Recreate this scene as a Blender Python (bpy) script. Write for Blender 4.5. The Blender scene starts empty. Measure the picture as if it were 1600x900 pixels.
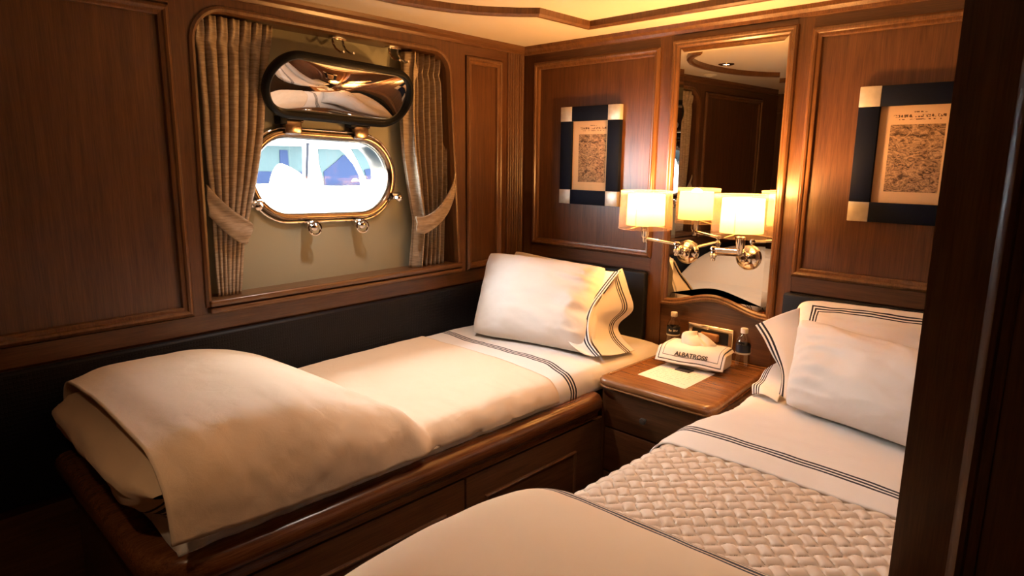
import bpy, bmesh, math, random
from math import sin, cos, pi, radians, sqrt
from mathutils import Vector, Matrix, noise
random.seed(7)
SC = bpy.context.scene
COL = SC.collection

# ---------------------------------------------------------------- camera
CAM_LOC = Vector((2.2476, -2.4, 1.45))
YAW, PITCH, ROLL = -0.767494, 0.193658, -0.009038
fwd = Vector((sin(YAW) * cos(PITCH), cos(YAW) * cos(PITCH), -sin(PITCH)))
rgt0 = Vector((cos(YAW), -sin(YAW), 0))
dwn0 = fwd.cross(rgt0)
rgt = cos(ROLL) * rgt0 + sin(ROLL) * dwn0
dwn = -sin(ROLL) * rgt0 + cos(ROLL) * dwn0
cd = bpy.data.cameras.new('camera')
cd.sensor_width = 36.0
cd.lens = 36.0 * 1023.5 / 1600.0
cd.clip_start = 0.05
cam = bpy.data.objects.new('camera', cd)
COL.objects.link(cam)
cam.matrix_world = Matrix((
    (rgt.x, -dwn.x, -fwd.x, CAM_LOC.x),
    (rgt.y, -dwn.y, -fwd.y, CAM_LOC.y),
    (rgt.z, -dwn.z, -fwd.z, CAM_LOC.z),
    (0, 0, 0, 1)))
SC.camera = cam

# ---------------------------------------------------------------- world, view, lights
W = bpy.data.worlds.new('daylight')
SC.world = W
W.use_nodes = True
bg = W.node_tree.nodes['Background']
bg.inputs['Color'].default_value = (0.86, 0.95, 1.0, 1)
bg.inputs['Strength'].default_value = 52.0
SC.view_settings.view_transform = 'Standard'
SC.view_settings.look = 'None'
SC.view_settings.exposure = 0.0
SC.view_settings.gamma = 1.0
SC.view_settings.use_curve_mapping = False

LAMP_W = 27.0           # bulb in each wall lamp
DOWN_W = 37.0           # each ceiling downlight
LAMP_C = (1.0, 0.46, 0.13)
DOWN_C = (1.0, 0.84, 0.73)


def spot(name, loc, watts, color, size=150, blend=0.9, r=0.03):
    ld = bpy.data.lights.new(name, 'SPOT')
    ld.energy = watts
    ld.color = color
    ld.spot_size = radians(size)
    ld.spot_blend = blend
    ld.shadow_soft_size = r
    o = bpy.data.objects.new(name, ld)
    COL.objects.link(o)
    o.location = loc
    return o


CEIL_Z = 1.972
DOWNLIGHTS = [(0.48, -1.11), (1.63, -1.11), (1.45, -2.50)]
DOWN_SHARE = [1.0, 0.52, 0.36]
for k, (x, y) in enumerate(DOWNLIGHTS):
    spot('downlight_beam', (x, y, CEIL_Z - 0.02), DOWN_W * DOWN_SHARE[k], DOWN_C if k < 2 else (1.0, 0.62, 0.34), 92 if k < 2 else 125, 0.9)

# ---------------------------------------------------------------- materials
MATS = {}


def new_mat(name):
    m = bpy.data.materials.new(name)
    m.use_nodes = True
    nt = m.node_tree
    b = nt.nodes['Principled BSDF']
    MATS[name] = m
    return m, nt, b


def simple(name, col, rough=0.5, metal=0.0, spec=0.5, coat=0.0):
    m, nt, b = new_mat(name)
    b.inputs['Base Color'].default_value = (*col, 1)
    b.inputs['Roughness'].default_value = rough
    b.inputs['Metallic'].default_value = metal
    b.inputs['Specular IOR Level'].default_value = spec
    b.inputs['Coat Weight'].default_value = coat
    return m


def N(nt, t, **kw):
    n = nt.nodes.new(t)
    for k, v in kw.items():
        setattr(n, k, v)
    return n


def wood(name, axis, dark, mid, light, rough=0.36, scale=1.0, coat=0.15):
    """Varnished wood; grain runs along the given axis of the piece."""
    m, nt, b = new_mat(name)
    L = nt.links.new
    tc = N(nt, 'ShaderNodeTexCoord')
    mp = N(nt, 'ShaderNodeMapping')
    s = [34 * scale] * 3
    s[axis] = 1.7 * scale
    mp.inputs['Scale'].default_value = s
    L(tc.outputs['Object'], mp.inputs['Vector'])
    n1 = N(nt, 'ShaderNodeTexNoise')
    n1.inputs['Scale'].default_value = 1.6
    n1.inputs['Detail'].default_value = 6
    n1.inputs['Roughness'].default_value = 0.62
    n1.inputs['Distortion'].default_value = 0.35
    L(mp.outputs[0], n1.inputs['Vector'])
    mp2 = N(nt, 'ShaderNodeMapping')
    s2 = [330 * scale] * 3
    s2[axis] = 14 * scale
    mp2.inputs['Scale'].default_value = s2
    L(tc.outputs['Object'], mp2.inputs['Vector'])
    n2 = N(nt, 'ShaderNodeTexNoise')
    n2.inputs['Scale'].default_value = 1.0
    n2.inputs['Detail'].default_value = 2
    L(mp2.outputs[0], n2.inputs['Vector'])
    mix = N(nt, 'ShaderNodeMath', operation='MULTIPLY_ADD')
    L(n2.outputs['Fac'], mix.inputs[0])
    mix.inputs[1].default_value = 0.42
    ad = N(nt, 'ShaderNodeMath', operation='MULTIPLY')
    L(n1.outputs['Fac'], ad.inputs[0])
    ad.inputs[1].default_value = 0.62
    L(ad.outputs[0], mix.inputs[2])
    cr = N(nt, 'ShaderNodeValToRGB')
    e = cr.color_ramp.elements
    e[0].position = 0.34
    e[0].color = (*dark, 1)
    e[1].position = 0.68
    e[1].color = (*light, 1)
    x = e.new(0.52)
    x.color = (*mid, 1)
    L(mix.outputs[0], cr.inputs['Fac'])
    L(cr.outputs['Color'], b.inputs['Base Color'])
    b.inputs['Roughness'].default_value = rough
    b.inputs['Coat Weight'].default_value = coat
    b.inputs['Coat Roughness'].default_value = 0.22
    bp = N(nt, 'ShaderNodeBump')
    bp.inputs['Strength'].default_value = 0.12
    bp.inputs['Distance'].default_value = 0.0006
    L(n2.outputs['Fac'], bp.inputs['Height'])
    L(bp.outputs[0], b.inputs['Normal'])
    return m


WD = ((0.049, 0.0182, 0.0070), (0.091, 0.036, 0.0132), (0.132, 0.056, 0.021))
wood('wood_x', 0, *WD)
wood('wood_y', 1, *WD)
wood('wood_z', 2, *WD)
WL = ((0.075, 0.030, 0.012), (0.130, 0.058, 0.023), (0.185, 0.085, 0.034))
wood('moulding_wood', 2, *WL, rough=0.3, coat=0.3)
wood('sill_wood', 1, *WL, rough=0.3, coat=0.3)
wood('table_wood', 0, (0.14, 0.056, 0.018), (0.25, 0.105, 0.034), (0.34, 0.155, 0.052), rough=0.25, coat=0.4)
wood('rail_wood', 1, (0.08, 0.026, 0.008), (0.15, 0.052, 0.016), (0.21, 0.080, 0.025), rough=0.22, coat=0.5)


def fabric(name, col, bands=None, band_col=(0.012, 0.012, 0.022), rough=0.85, weave=900, bump=0.15, sheen=0.15, crease=0.0):
    """Woven cloth. bands: stripes at given distances (metres) from an edge, the distances stored in the UVs."""
    m, nt, b = new_mat(name)
    L = nt.links.new
    b.inputs['Roughness'].default_value = rough
    b.inputs['Sheen Weight'].default_value = sheen
    b.inputs['Specular IOR Level'].default_value = 0.25
    tc = N(nt, 'ShaderNodeTexCoord')
    no = N(nt, 'ShaderNodeTexNoise')
    no.inputs['Scale'].default_value = weave
    no.inputs['Detail'].default_value = 1
    L(tc.outputs['Object'], no.inputs['Vector'])
    bp = N(nt, 'ShaderNodeBump')
    bp.inputs['Strength'].default_value = bump
    bp.inputs['Distance'].default_value = 0.0008
    L(no.outputs['Fac'], bp.inputs['Height'])
    if crease:
        n2 = N(nt, 'ShaderNodeTexNoise')
        n2.inputs['Scale'].default_value = 22
        n2.inputs['Detail'].default_value = 3
        n2.inputs['Distortion'].default_value = 1.2
        L(tc.outputs['Object'], n2.inputs['Vector'])
        b2 = N(nt, 'ShaderNodeBump')
        b2.inputs['Strength'].default_value = crease
        b2.inputs['Distance'].default_value = 0.006
        L(n2.outputs['Fac'], b2.inputs['Height'])
        L(b2.outputs[0], bp.inputs['Normal'])
    L(bp.outputs[0], b.inputs['Normal'])
    if not bands:
        b.inputs['Base Color'].default_value = (*col, 1)
        return m
    uv = N(nt, 'ShaderNodeUVMap')
    sp = N(nt, 'ShaderNodeSeparateXYZ')
    L(uv.outputs[0], sp.inputs[0])
    mn = N(nt, 'ShaderNodeMath', operation='MINIMUM')
    L(sp.outputs['X'], mn.inputs[0])
    L(sp.outputs['Y'], mn.inputs[1])
    tot = None
    for a, w in bands:
        c = N(nt, 'ShaderNodeMath', operation='COMPARE')
        L(mn.outputs[0], c.inputs[0])
        c.inputs[1].default_value = a
        c.inputs[2].default_value = w / 2
        if tot is None:
            tot = c
        else:
            s = N(nt, 'ShaderNodeMath', operation='MAXIMUM')
            L(tot.outputs[0], s.inputs[0])
            L(c.outputs[0], s.inputs[1])
            tot = s
    mx = N(nt, 'ShaderNodeMix', data_type='RGBA')
    L(tot.outputs[0], mx.inputs['Factor'])
    mx.inputs['A'].default_value = (*col, 1)
    mx.inputs['B'].default_value = (*band_col, 1)
    L(mx.outputs['Result'], b.inputs['Base Color'])
    return m


WHITE = (0.80, 0.76, 0.71)
fabric('white_cotton', WHITE, crease=0.22)
fabric('striped_sheet', WHITE, bands=[(0.0, 0.0080), (0.0140, 0.0080), (0.028, 0.0080)], crease=0.10)
fabric('striped_case', WHITE, bands=[(0.010, 0.0060), (0.021, 0.0060), (0.031, 0.0045)], crease=0.20)
fabric('double_striped_case', WHITE, bands=[(0.010, 0.0070), (0.0235, 0.0070)], crease=0.20)
fabric('tissue_cloth', (0.80, 0.77, 0.74), bands=[(0.0105, 0.0032), (0.024, 0.0018)])
fabric('blanket_wool', (0.79, 0.64, 0.47), weave=500, bump=0.3, crease=0.22)
fabric('coverlet_cotton', (0.74, 0.62, 0.50), weave=700, bump=0.25)
fabric('duvet_cotton', (0.76, 0.58, 0.39), bands=[(0.012, 0.008), (0.026, 0.008)], crease=0.05)
simple('tissue_paper', (0.85, 0.80, 0.74), 0.9)


def curtain_mat():
    m, nt, b = new_mat('curtain_cloth')
    L = nt.links.new
    b.inputs['Roughness'].default_value = 0.9
    b.inputs['Specular IOR Level'].default_value = 0.15
    tc = N(nt, 'ShaderNodeTexCoord')
    mp = N(nt, 'ShaderNodeMapping')
    mp.inputs['Scale'].default_value = (26, 26, 210)
    L(tc.outputs['Object'], mp.inputs['Vector'])
    no = N(nt, 'ShaderNodeTexNoise')
    no.inputs['Scale'].default_value = 1.0
    no.inputs['Detail'].default_value = 3
    L(mp.outputs[0], no.inputs['Vector'])
    cr = N(nt, 'ShaderNodeValToRGB')
    e = cr.color_ramp.elements
    e[0].position = 0.3
    e[0].color = (0.28, 0.215, 0.15, 1)
    e[1].position = 0.7
    e[1].color = (0.47, 0.38, 0.28, 1)
    L(no.outputs['Fac'], cr.inputs['Fac'])
    L(cr.outputs['Color'], b.inputs['Base Color'])
    bp = N(nt, 'ShaderNodeBump')
    bp.inputs['Strength'].default_value = 0.5
    bp.inputs['Distance'].default_value = 0.0025
    L(no.outputs['Fac'], bp.inputs['Height'])
    L(bp.outputs[0], b.inputs['Normal'])
    return m


curtain_mat()


def leather_mat():
    m, nt, b = new_mat('woven_leather')
    L = nt.links.new
    b.inputs['Base Color'].default_value = (0.006, 0.0062, 0.009, 1)
    b.inputs['Roughness'].default_value = 0.5
    b.inputs['Specular IOR Level'].default_value = 0.2
    tc = N(nt, 'ShaderNodeTexCoord')
    mp = N(nt, 'ShaderNodeMapping')
    mp.inputs['Rotation'].default_value = (radians(0), radians(45), 0)
    mp.inputs['Scale'].default_value = (110, 110, 110)
    L(tc.outputs['Object'], mp.inputs['Vector'])
    ck = N(nt, 'ShaderNodeTexVoronoi', distance='CHEBYCHEV')
    ck.inputs['Scale'].default_value = 1.0
    ck.inputs['Randomness'].default_value = 0.0
    L(mp.outputs[0], ck.inputs['Vector'])
    bp = N(nt, 'ShaderNodeBump', invert=True)
    bp.inputs['Strength'].default_value = 0.8
    bp.inputs['Distance'].default_value = 0.003
    L(ck.outputs['Distance'], bp.inputs['Height'])
    L(bp.outputs[0], b.inputs['Normal'])


leather_mat()


def plaster(name, col, rough=0.6):
    m, nt, b = new_mat(name)
    L = nt.links.new
    tc = N(nt, 'ShaderNodeTexCoord')
    no = N(nt, 'ShaderNodeTexNoise')
    no.inputs['Scale'].default_value = 3.0
    no.inputs['Detail'].default_value = 4
    L(tc.outputs['Object'], no.inputs['Vector'])
    cr = N(nt, 'ShaderNodeValToRGB')
    cr.color_ramp.elements[0].position = 0.3
    cr.color_ramp.elements[1].position = 0.7
    cr.color_ramp.elements[0].color = (*[c * 0.94 for c in col], 1)
    cr.color_ramp.elements[1].color = (*col, 1)
    L(no.outputs['Fac'], cr.inputs['Fac'])
    L(cr.outputs['Color'], b.inputs['Base Color'])
    b.inputs['Roughness'].default_value = rough


plaster('ceiling_cream', (0.72, 0.64, 0.53), 0.55)
plaster('hull_paint', (0.37, 0.365, 0.265), 0.5)
plaster('floor_teak', (0.10, 0.045, 0.02), 0.4)
simple('chrome', (0.82, 0.80, 0.78), 0.07, 1.0)
simple('porthole_metal', (0.36, 0.29, 0.23), 0.2, 1.0)
simple('dished_chrome', (0.86, 0.86, 0.87), 0.03, 1.0)
simple('mirror_silver', (0.70, 0.68, 0.64), 0.0, 1.0)
simple('black_rubber', (0.006, 0.006, 0.007), 0.5, spec=0.15)
simple('navy_lacquer', (0.006, 0.008, 0.017), 0.6, spec=0.06)
simple('black_plastic', (0.008, 0.008, 0.008), 0.3)
simple('tan_tone', (0.28, 0.13, 0.045), 0.45)
simple('dark_void', (0.01, 0.008, 0.007), 0.8)
simple('ink', (0.012, 0.012, 0.02), 0.7)
simple('white_cap', (0.80, 0.76, 0.70), 0.4)
simple('bottle_label', (0.015, 0.022, 0.045), 0.4)
simple('label_white', (0.7, 0.72, 0.72), 0.5)
simple('silver_edge', (0.10, 0.09, 0.08), 0.4, 0.6)
simple('brass', (0.75, 0.55, 0.28), 0.2, 1.0)


def silver_leaf():
    m, nt, b = new_mat('silver_leaf')
    L = nt.links.new
    tc = N(nt, 'ShaderNodeTexCoord')
    no = N(nt, 'ShaderNodeTexNoise')
    no.inputs['Scale'].default_value = 45
    no.inputs['Detail'].default_value = 5
    L(tc.outputs['Object'], no.inputs['Vector'])
    cr = N(nt, 'ShaderNodeValToRGB')
    cr.color_ramp.elements[0].color = (0.42, 0.38, 0.31, 1)
    cr.color_ramp.elements[1].color = (0.72, 0.68, 0.60, 1)
    L(no.outputs['Fac'], cr.inputs['Fac'])
    L(cr.outputs['Color'], b.inputs['Base Color'])
    b.inputs['Metallic'].default_value = 0.35
    b.inputs['Roughness'].default_value = 0.4


silver_leaf()


def glass_mat(name, tint=(1, 1, 1), refl=1.0):
    m = bpy.data.materials.new(name)
    m.use_nodes = True
    nt = m.node_tree
    nt.nodes.remove(nt.nodes['Principled BSDF'])
    out = nt.nodes['Material Output']
    tr = N(nt, 'ShaderNodeBsdfTransparent')
    tr.inputs[0].default_value = (*tint, 1)
    gl = N(nt, 'ShaderNodeBsdfGlossy')
    gl.inputs['Roughness'].default_value = 0.0
    fr = N(nt, 'ShaderNodeFresnel')
    fr.inputs['IOR'].default_value = 1.5
    ml = N(nt, 'ShaderNodeMath', operation='MULTIPLY')
    ml.inputs[1].default_value = refl
    # thin sheet: only the face turned outwards reflects
    ge = N(nt, 'ShaderNodeNewGeometry')
    fb = N(nt, 'ShaderNodeMath', operation='SUBTRACT')
    fb.inputs[0].default_value = 1.0
    nt.links.new(ge.outputs['Backfacing'], fb.inputs[1])
    m0 = N(nt, 'ShaderNodeMath', operation='MULTIPLY')
    nt.links.new(fr.outputs[0], m0.inputs[0])
    nt.links.new(fb.outputs[0], m0.inputs[1])
    nt.links.new(m0.outputs[0], ml.inputs[0])
    mx = N(nt, 'ShaderNodeMixShader')
    nt.links.new(ml.outputs[0], mx.inputs[0])
    nt.links.new(tr.outputs[0], mx.inputs[1])
    nt.links.new(gl.outputs[0], mx.inputs[2])
    nt.links.new(mx.outputs[0], out.inputs['Surface'])
    MATS[name] = m


glass_mat('clear_glass')
glass_mat('picture_glass', refl=1.6)
glass_mat('bottle_plastic', (0.93, 0.93, 0.92), 3.0)


def shade_mat(name, col, transp, trans):
    """Thin lampshade cloth: lets bulb light through."""
    m = bpy.data.materials.new(name)
    m.use_nodes = True
    nt = m.node_tree
    nt.nodes.remove(nt.nodes['Principled BSDF'])
    out = nt.nodes['Material Output']
    df = N(nt, 'ShaderNodeBsdfDiffuse')
    df.inputs[0].default_value = (*col, 1)
    tl = N(nt, 'ShaderNodeBsdfTranslucent')
    tl.inputs[0].default_value = (*col, 1)
    m1 = N(nt, 'ShaderNodeMixShader')
    m1.inputs[0].default_value = trans
    nt.links.new(df.outputs[0], m1.inputs[1])
    nt.links.new(tl.outputs[0], m1.inputs[2])
    tr = N(nt, 'ShaderNodeBsdfTransparent')
    m2 = N(nt, 'ShaderNodeMixShader')
    m2.inputs[0].default_value = transp
    nt.links.new(m1.outputs[0], m2.inputs[1])
    nt.links.new(tr.outputs[0], m2.inputs[2])
    nt.links.new(m2.outputs[0], out.inputs['Surface'])
    MATS[name] = m


shade_mat('shade_linen', (0.50, 0.455, 0.345), 0.0, 0.60)
shade_mat('shade_organza', (0.72, 0.53, 0.40), 0.70, 0.5)


def emit(name, col, s):
    m, nt, b = new_mat(name)
    b.inputs['Base Color'].default_value = (*col, 1)
    b.inputs['Emission Color'].default_value = (*col, 1)
    b.inputs['Emission Strength'].default_value = s


emit('downlight_glow', (1.0, 0.86, 0.66), 14)
emit('bulb_glow', (1.0, 0.72, 0.36), 8)


def print_mat():
    """Aged paper with an engraving: rectangle of dense marks, a heading of small dark marks above it."""
    m, nt, b = new_mat('engraving_paper')
    L = nt.links.new
    b.inputs['Roughness'].default_value = 0.7
    uv = N(nt, 'ShaderNodeUVMap')
    sp = N(nt, 'ShaderNodeSeparateXYZ')
    L(uv.outputs[0], sp.inputs[0])

    def rng(sock, lo, hi):
        c = N(nt, 'ShaderNodeMath', operation='COMPARE')
        L(sock, c.inputs[0])
        c.inputs[1].default_value = (lo + hi) / 2
        c.inputs[2].default_value = (hi - lo) / 2
        return c.outputs[0]

    def mul(a, c):
        k = N(nt, 'ShaderNodeMath', operation='MULTIPLY')
        L(a, k.inputs[0])
        L(c, k.inputs[1])
        return k.outputs[0]

    def mxm(a, c):
        k = N(nt, 'ShaderNodeMath', operation='MAXIMUM')
        L(a, k.inputs[0])
        L(c, k.inputs[1])
        return k.outputs[0]
    U, V = sp.outputs['X'], sp.outputs['Y']
    box = mul(rng(U, 0.17, 0.93), rng(V, 0.12, 0.81))
    mp = N(nt, 'ShaderNodeMapping')
    mp.inputs['Rotation'].default_value = (0, 0, 0.5)
    mp.inputs['Scale'].default_value = (5, 13, 1)
    L(uv.outputs[0], mp.inputs['Vector'])
    no = N(nt, 'ShaderNodeTexNoise')
    no.inputs['Scale'].default_value = 1.4
    no.inputs['Detail'].default_value = 6
    no.inputs['Roughness'].default_value = 0.75
    no.inputs['Distortion'].default_value = 2.2
    L(mp.outputs[0], no.inputs['Vector'])
    cr = N(nt, 'ShaderNodeValToRGB')
    e = cr.color_ramp.elements
    e[0].position = 0.40
    e[0].color = (0.045, 0.022, 0.010, 1)
    e[1].position = 0.62
    e[1].color = (0.60, 0.37, 0.19, 1)
    L(no.outputs['Fac'], cr.inputs['Fac'])
    n2 = N(nt, 'ShaderNodeTexNoise')
    n2.inputs['Scale'].default_value = 26
    n2.inputs['Detail'].default_value = 3
    L(uv.outputs[0], n2.inputs['Vector'])
    gt = N(nt, 'ShaderNodeMath', operation='GREATER_THAN')
    gt.inputs[1].default_value = 0.50
    L(n2.outputs['Fac'], gt.inputs[0])
    lines = mul(rng(U, 0.48, 0.68), rng(V, 0.928, 0.94))
    lines = mxm(lines, mul(rng(U, 0.2, 0.92), rng(V, 0.88, 0.908)))
    lines = mxm(lines, mul(rng(U, 0.28, 0.86), rng(V, 0.855, 0.865)))
    lines = mul(lines, gt.outputs[0])
    m1 = N(nt, 'ShaderNodeMix', data_type='RGBA')
    L(box, m1.inputs['Factor'])
    m1.inputs['A'].default_value = (0.72, 0.48, 0.26, 1)
    L(cr.outputs['Color'], m1.inputs['B'])
    m2 = N(nt, 'ShaderNodeMix', data_type='RGBA')
    L(lines, m2.inputs['Factor'])
    L(m1.outputs['Result'], m2.inputs['A'])
    m2.inputs['B'].default_value = (0.10, 0.05, 0.02, 1)
    L(m2.outputs['Result'], b.inputs['Base Color'])


print_mat()


def letter_mat():
    """White paper with faint printed lines."""
    m, nt, b = new_mat('printed_letter')
    L = nt.links.new
    b.inputs['Roughness'].default_value = 0.8
    uv = N(nt, 'ShaderNodeUVMap')
    sp = N(nt, 'ShaderNodeSeparateXYZ')
    L(uv.outputs[0], sp.inputs[0])
    fr = N(nt, 'ShaderNodeMath', operation='MULTIPLY')
    fr.inputs[1].default_value = 13
    L(sp.outputs['Y'], fr.inputs[0])
    f2 = N(nt, 'ShaderNodeMath', operation='FRACT')
    L(fr.outputs[0], f2.inputs[0])
    lt = N(nt, 'ShaderNodeMath', operation='LESS_THAN')
    lt.inputs[1].default_value = 0.3
    L(f2.outputs[0], lt.inputs[0])
    mp = N(nt, 'ShaderNodeMapping')
    mp.inputs['Scale'].default_value = (18, 13, 1)
    L(uv.outputs[0], mp.inputs['Vector'])
    no = N(nt, 'ShaderNodeTexNoise')
    no.inputs['Scale'].default_value = 1.5
    L(mp.outputs[0], no.inputs['Vector'])
    gt = N(nt, 'ShaderNodeMath', operation='GREATER_THAN')
    gt.inputs[1].default_value = 0.5
    L(no.outputs['Fac'], gt.inputs[0])
    c = N(nt, 'ShaderNodeMath', operation='COMPARE')
    c.inputs[1].default_value = 0.5
    c.inputs[2].default_value = 0.40
    L(sp.outputs['X'], c.inputs[0])
    c2 = N(nt, 'ShaderNodeMath', operation='COMPARE')
    c2.inputs[1].default_value = 0.48
    c2.inputs[2].default_value = 0.36
    L(sp.outputs['Y'], c2.inputs[0])
    a = lt.outputs[0]
    for q in (gt, c, c2):
        k = N(nt, 'ShaderNodeMath', operation='MULTIPLY')
        L(a, k.inputs[0])
        L(q.outputs[0], k.inputs[1])
        a = k.outputs[0]
    mx = N(nt, 'ShaderNodeMix', data_type='RGBA')
    L(a, mx.inputs['Factor'])
    mx.inputs['A'].default_value = (0.80, 0.74, 0.68, 1)
    mx.inputs['B'].default_value = (0.60, 0.53, 0.48, 1)
    L(mx.outputs['Result'], b.inputs['Base Color'])


letter_mat()
# outside
simple('boat_white', (0.62, 0.63, 0.63), 0.5)
simple('boat_window', (0.0075, 0.0107, 0.0225), 0.7, spec=0.01)
simple('boat_canvas', (0.0195, 0.028, 0.0285), 0.8, spec=0.01)
simple('boat_mast', (0.008, 0.008, 0.010), 0.6, spec=0.02)
simple('sea_water', (0.007, 0.014, 0.021), 0.4, spec=0.05)

# ---------------------------------------------------------------- geometry helpers


class MB:
    def __init__(self):
        self.v, self.f, self.uv = [], [], []
        self.has_uv = False

    def add(self, verts, faces, uvs=None):
        k = len(self.v)
        self.v += [tuple(p) for p in verts]
        self.f += [tuple(i + k for i in f) for f in faces]
        if uvs:
            self.has_uv = True
            self.uv += list(uvs)
        else:
            self.uv += [(9.0, 9.0)] * len(verts)
        return self

    def box(self, a, b, bevel=0.0, seg=2):
        lo = [min(a[i], b[i]) for i in range(3)]
        hi = [max(a[i], b[i]) for i in range(3)]
        bm = bmesh.new()
        r = bmesh.ops.create_cube(bm, size=1.0)
        for v in bm.verts:
            v.co = Vector([lo[i] + (v.co[i] + 0.5) * (hi[i] - lo[i]) for i in range(3)])
        if bevel:
            bmesh.ops.bevel(bm, geom=list(bm.edges), offset=bevel, segments=seg, profile=0.5, affect='EDGES')
        bm.verts.index_update()
        self.add([v.co[:] for v in bm.verts], [[v.index for v in f.verts] for f in bm.faces])
        bm.free()
        return self

    def grid(self, nu, nv, fn, uvfn=None, cu=False, cv=False):
        vs, uvs = [], []
        for j in range(nv):
            for i in range(nu):
                u = i / (nu if cu else nu - 1)
                v = j / (nv if cv else nv - 1)
                vs.append(fn(u, v))
                if uvfn:
                    uvs.append(uvfn(u, v))
        fs = []
        for j in range(nv if cv else nv - 1):
            for i in range(nu if cu else nu - 1):
                i2, j2 = (i + 1) % nu, (j + 1) % nv
                fs.append((j * nu + i, j * nu + i2, j2 * nu + i2, j2 * nu + i))
        return self.add(vs, fs, uvs if uvfn else None)

    def lathe(self, prof, c=(0, 0, 0), axis=(0, 0, 1), seg=24, caps=True):
        ax = Vector(axis).normalized()
        t = Vector((1, 0, 0)) if abs(ax.x) < 0.9 else Vector((0, 1, 0))
        e1 = ax.cross(t).normalized()
        e2 = ax.cross(e1)
        c = Vector(c)
        vs = []
        for r, h in prof:
            for k in range(seg):
                a = 2 * pi * k / seg
                vs.append(c + ax * h + (e1 * cos(a) + e2 * sin(a)) * r)
        fs = []
        for j in range(len(prof) - 1):
            for k in range(seg):
                k2 = (k + 1) % seg
                fs.append((j * seg + k, j * seg + k2, (j + 1) * seg + k2, (j + 1) * seg + k))
        if caps:
            fs.append(tuple(range(seg))[::-1])
            fs.append(tuple((len(prof) - 1) * seg + k for k in range(seg)))
        return self.add(vs, fs)

    def tube(self, pts, r, seg=10, closed=False):
        pts = [Vector(p) for p in pts]
        n = len(pts)
        rs = r if isinstance(r, (list, tuple)) else [r] * n
        vs = []
        prev = None
        for i in range(n):
            a = pts[i - 1] if (i > 0 or closed) else pts[i]
            b = pts[(i + 1) % n] if (i < n - 1 or closed) else pts[i]
            d = (b - a).normalized()
            if prev is None:
                t = Vector((0, 0, 1)) if abs(d.z) < 0.9 else Vector((1, 0, 0))
                e1 = d.cross(t).normalized()
            else:
                e1 = (prev - d * prev.dot(d)).normalized()
            prev = e1
            e2 = d.cross(e1)
            for k in range(seg):
                an = 2 * pi * k / seg
                vs.append(pts[i] + (e1 * cos(an) + e2 * sin(an)) * rs[i])
        fs = []
        for j in range(n if closed else n - 1):
            j2 = (j + 1) % n
            for k in range(seg):
                k2 = (k + 1) % seg
                fs.append((j * seg + k, j * seg + k2, j2 * seg + k2, j2 * seg + k))
        if not closed:
            fs.append(tuple(range(seg))[::-1])
            fs.append(tuple((n - 1) * seg + k for k in range(seg)))
        return self.add(vs, fs)

    def loop_sweep(self, poly, prof, mp, closed_prof=False):
        """poly: closed list of (a, b); prof: list of (inward offset, height); mp(a, b, h) -> point."""
        n = len(poly)
        rings = []
        for o, h in prof:
            q = offset_poly(poly, o)
            rings.append([mp(a, b, h) for a, b in q])
        vs = [p for r in rings for p in r]
        fs = []
        m = len(rings)
        for j in range(m if closed_prof else m - 1):
            j2 = (j + 1) % m
            for k in range(n):
                k2 = (k + 1) % n
                fs.append((j * n + k, j * n + k2, j2 * n + k2, j2 * n + k))
        return self.add(vs, fs)

    def plate(self, outer, holes, mp, h0, h1):
        """flat plate with holes between heights h0 and h1 (both faces and all edges)."""
        bm = bmesh.new()
        loops = [outer] + holes
        es = []
        for lp in loops:
            vs = [bm.verts.new((a, b, 0)) for a, b in lp]
            es += [bm.edges.new((vs[i], vs[(i + 1) % len(vs)])) for i in range(len(vs))]
        bmesh.ops.triangle_fill(bm, use_beauty=True, use_dissolve=False, edges=es)
        bm.verts.index_update()
        pts = [(v.co.x, v.co.y) for v in bm.verts]
        tri = [[v.index for v in f.verts] for f in bm.faces]
        bm.free()
        n = len(pts)
        vs = [mp(a, b, h1) for a, b in pts] + [mp(a, b, h0) for a, b in pts]
        fs = [tuple(t) for t in tri] + [tuple(i + n for i in t[::-1]) for t in tri]
        k = 0
        for lp in loops:
            L_ = len(lp)
            for i in range(L_):
                a, b = k + i, k + (i + 1) % L_
                fs.append((a, b, b + n, a + n))
            k += L_
        return self.add(vs, fs)

    def build(self, name, mat, parent=None, smooth=30, mods=None):
        me = bpy.data.meshes.new(name)
        me.from_pydata([tuple(p) for p in self.v], [], self.f)
        if self.has_uv:
            ul = me.uv_layers.new(name='UVMap')
            for lp in me.loops:
                ul.data[lp.index].uv = self.uv[lp.vertex_index]
        bm = bmesh.new()
        bm.from_mesh(me)
        bmesh.ops.recalc_face_normals(bm, faces=bm.faces)
        bm.to_mesh(me)
        bm.free()
        if smooth:
            me.shade_smooth()
            me.set_sharp_from_angle(angle=radians(smooth))
        me.materials.append(MATS[mat] if isinstance(mat, str) else mat)
        o = bpy.data.objects.new(name, me)
        COL.objects.link(o)
        if parent:
            o.parent = parent
        if mods:
            mods(o)
        return o


def offset_poly(poly, d):
    """inward offset of a counter-clockwise polygon, mitred."""
    n = len(poly)
    out = []
    for i in range(n):
        p0, p1, p2 = poly[i - 1], poly[i], poly[(i + 1) % n]
        d1 = Vector((p1[0] - p0[0], p1[1] - p0[1])).normalized()
        d2 = Vector((p2[0] - p1[0], p2[1] - p1[1])).normalized()
        n1 = Vector((-d1.y, d1.x))
        n2 = Vector((-d2.y, d2.x))
        b = n1 + n2
        b = b / max(0.25, (1 + n1.dot(n2)))
        out.append((p1[0] + b.x * d, p1[1] + b.y * d))
    return out


def rect(a0, a1, b0, b1):
    return [(a0, b0), (a1, b0), (a1, b1), (a0, b1)]


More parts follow.
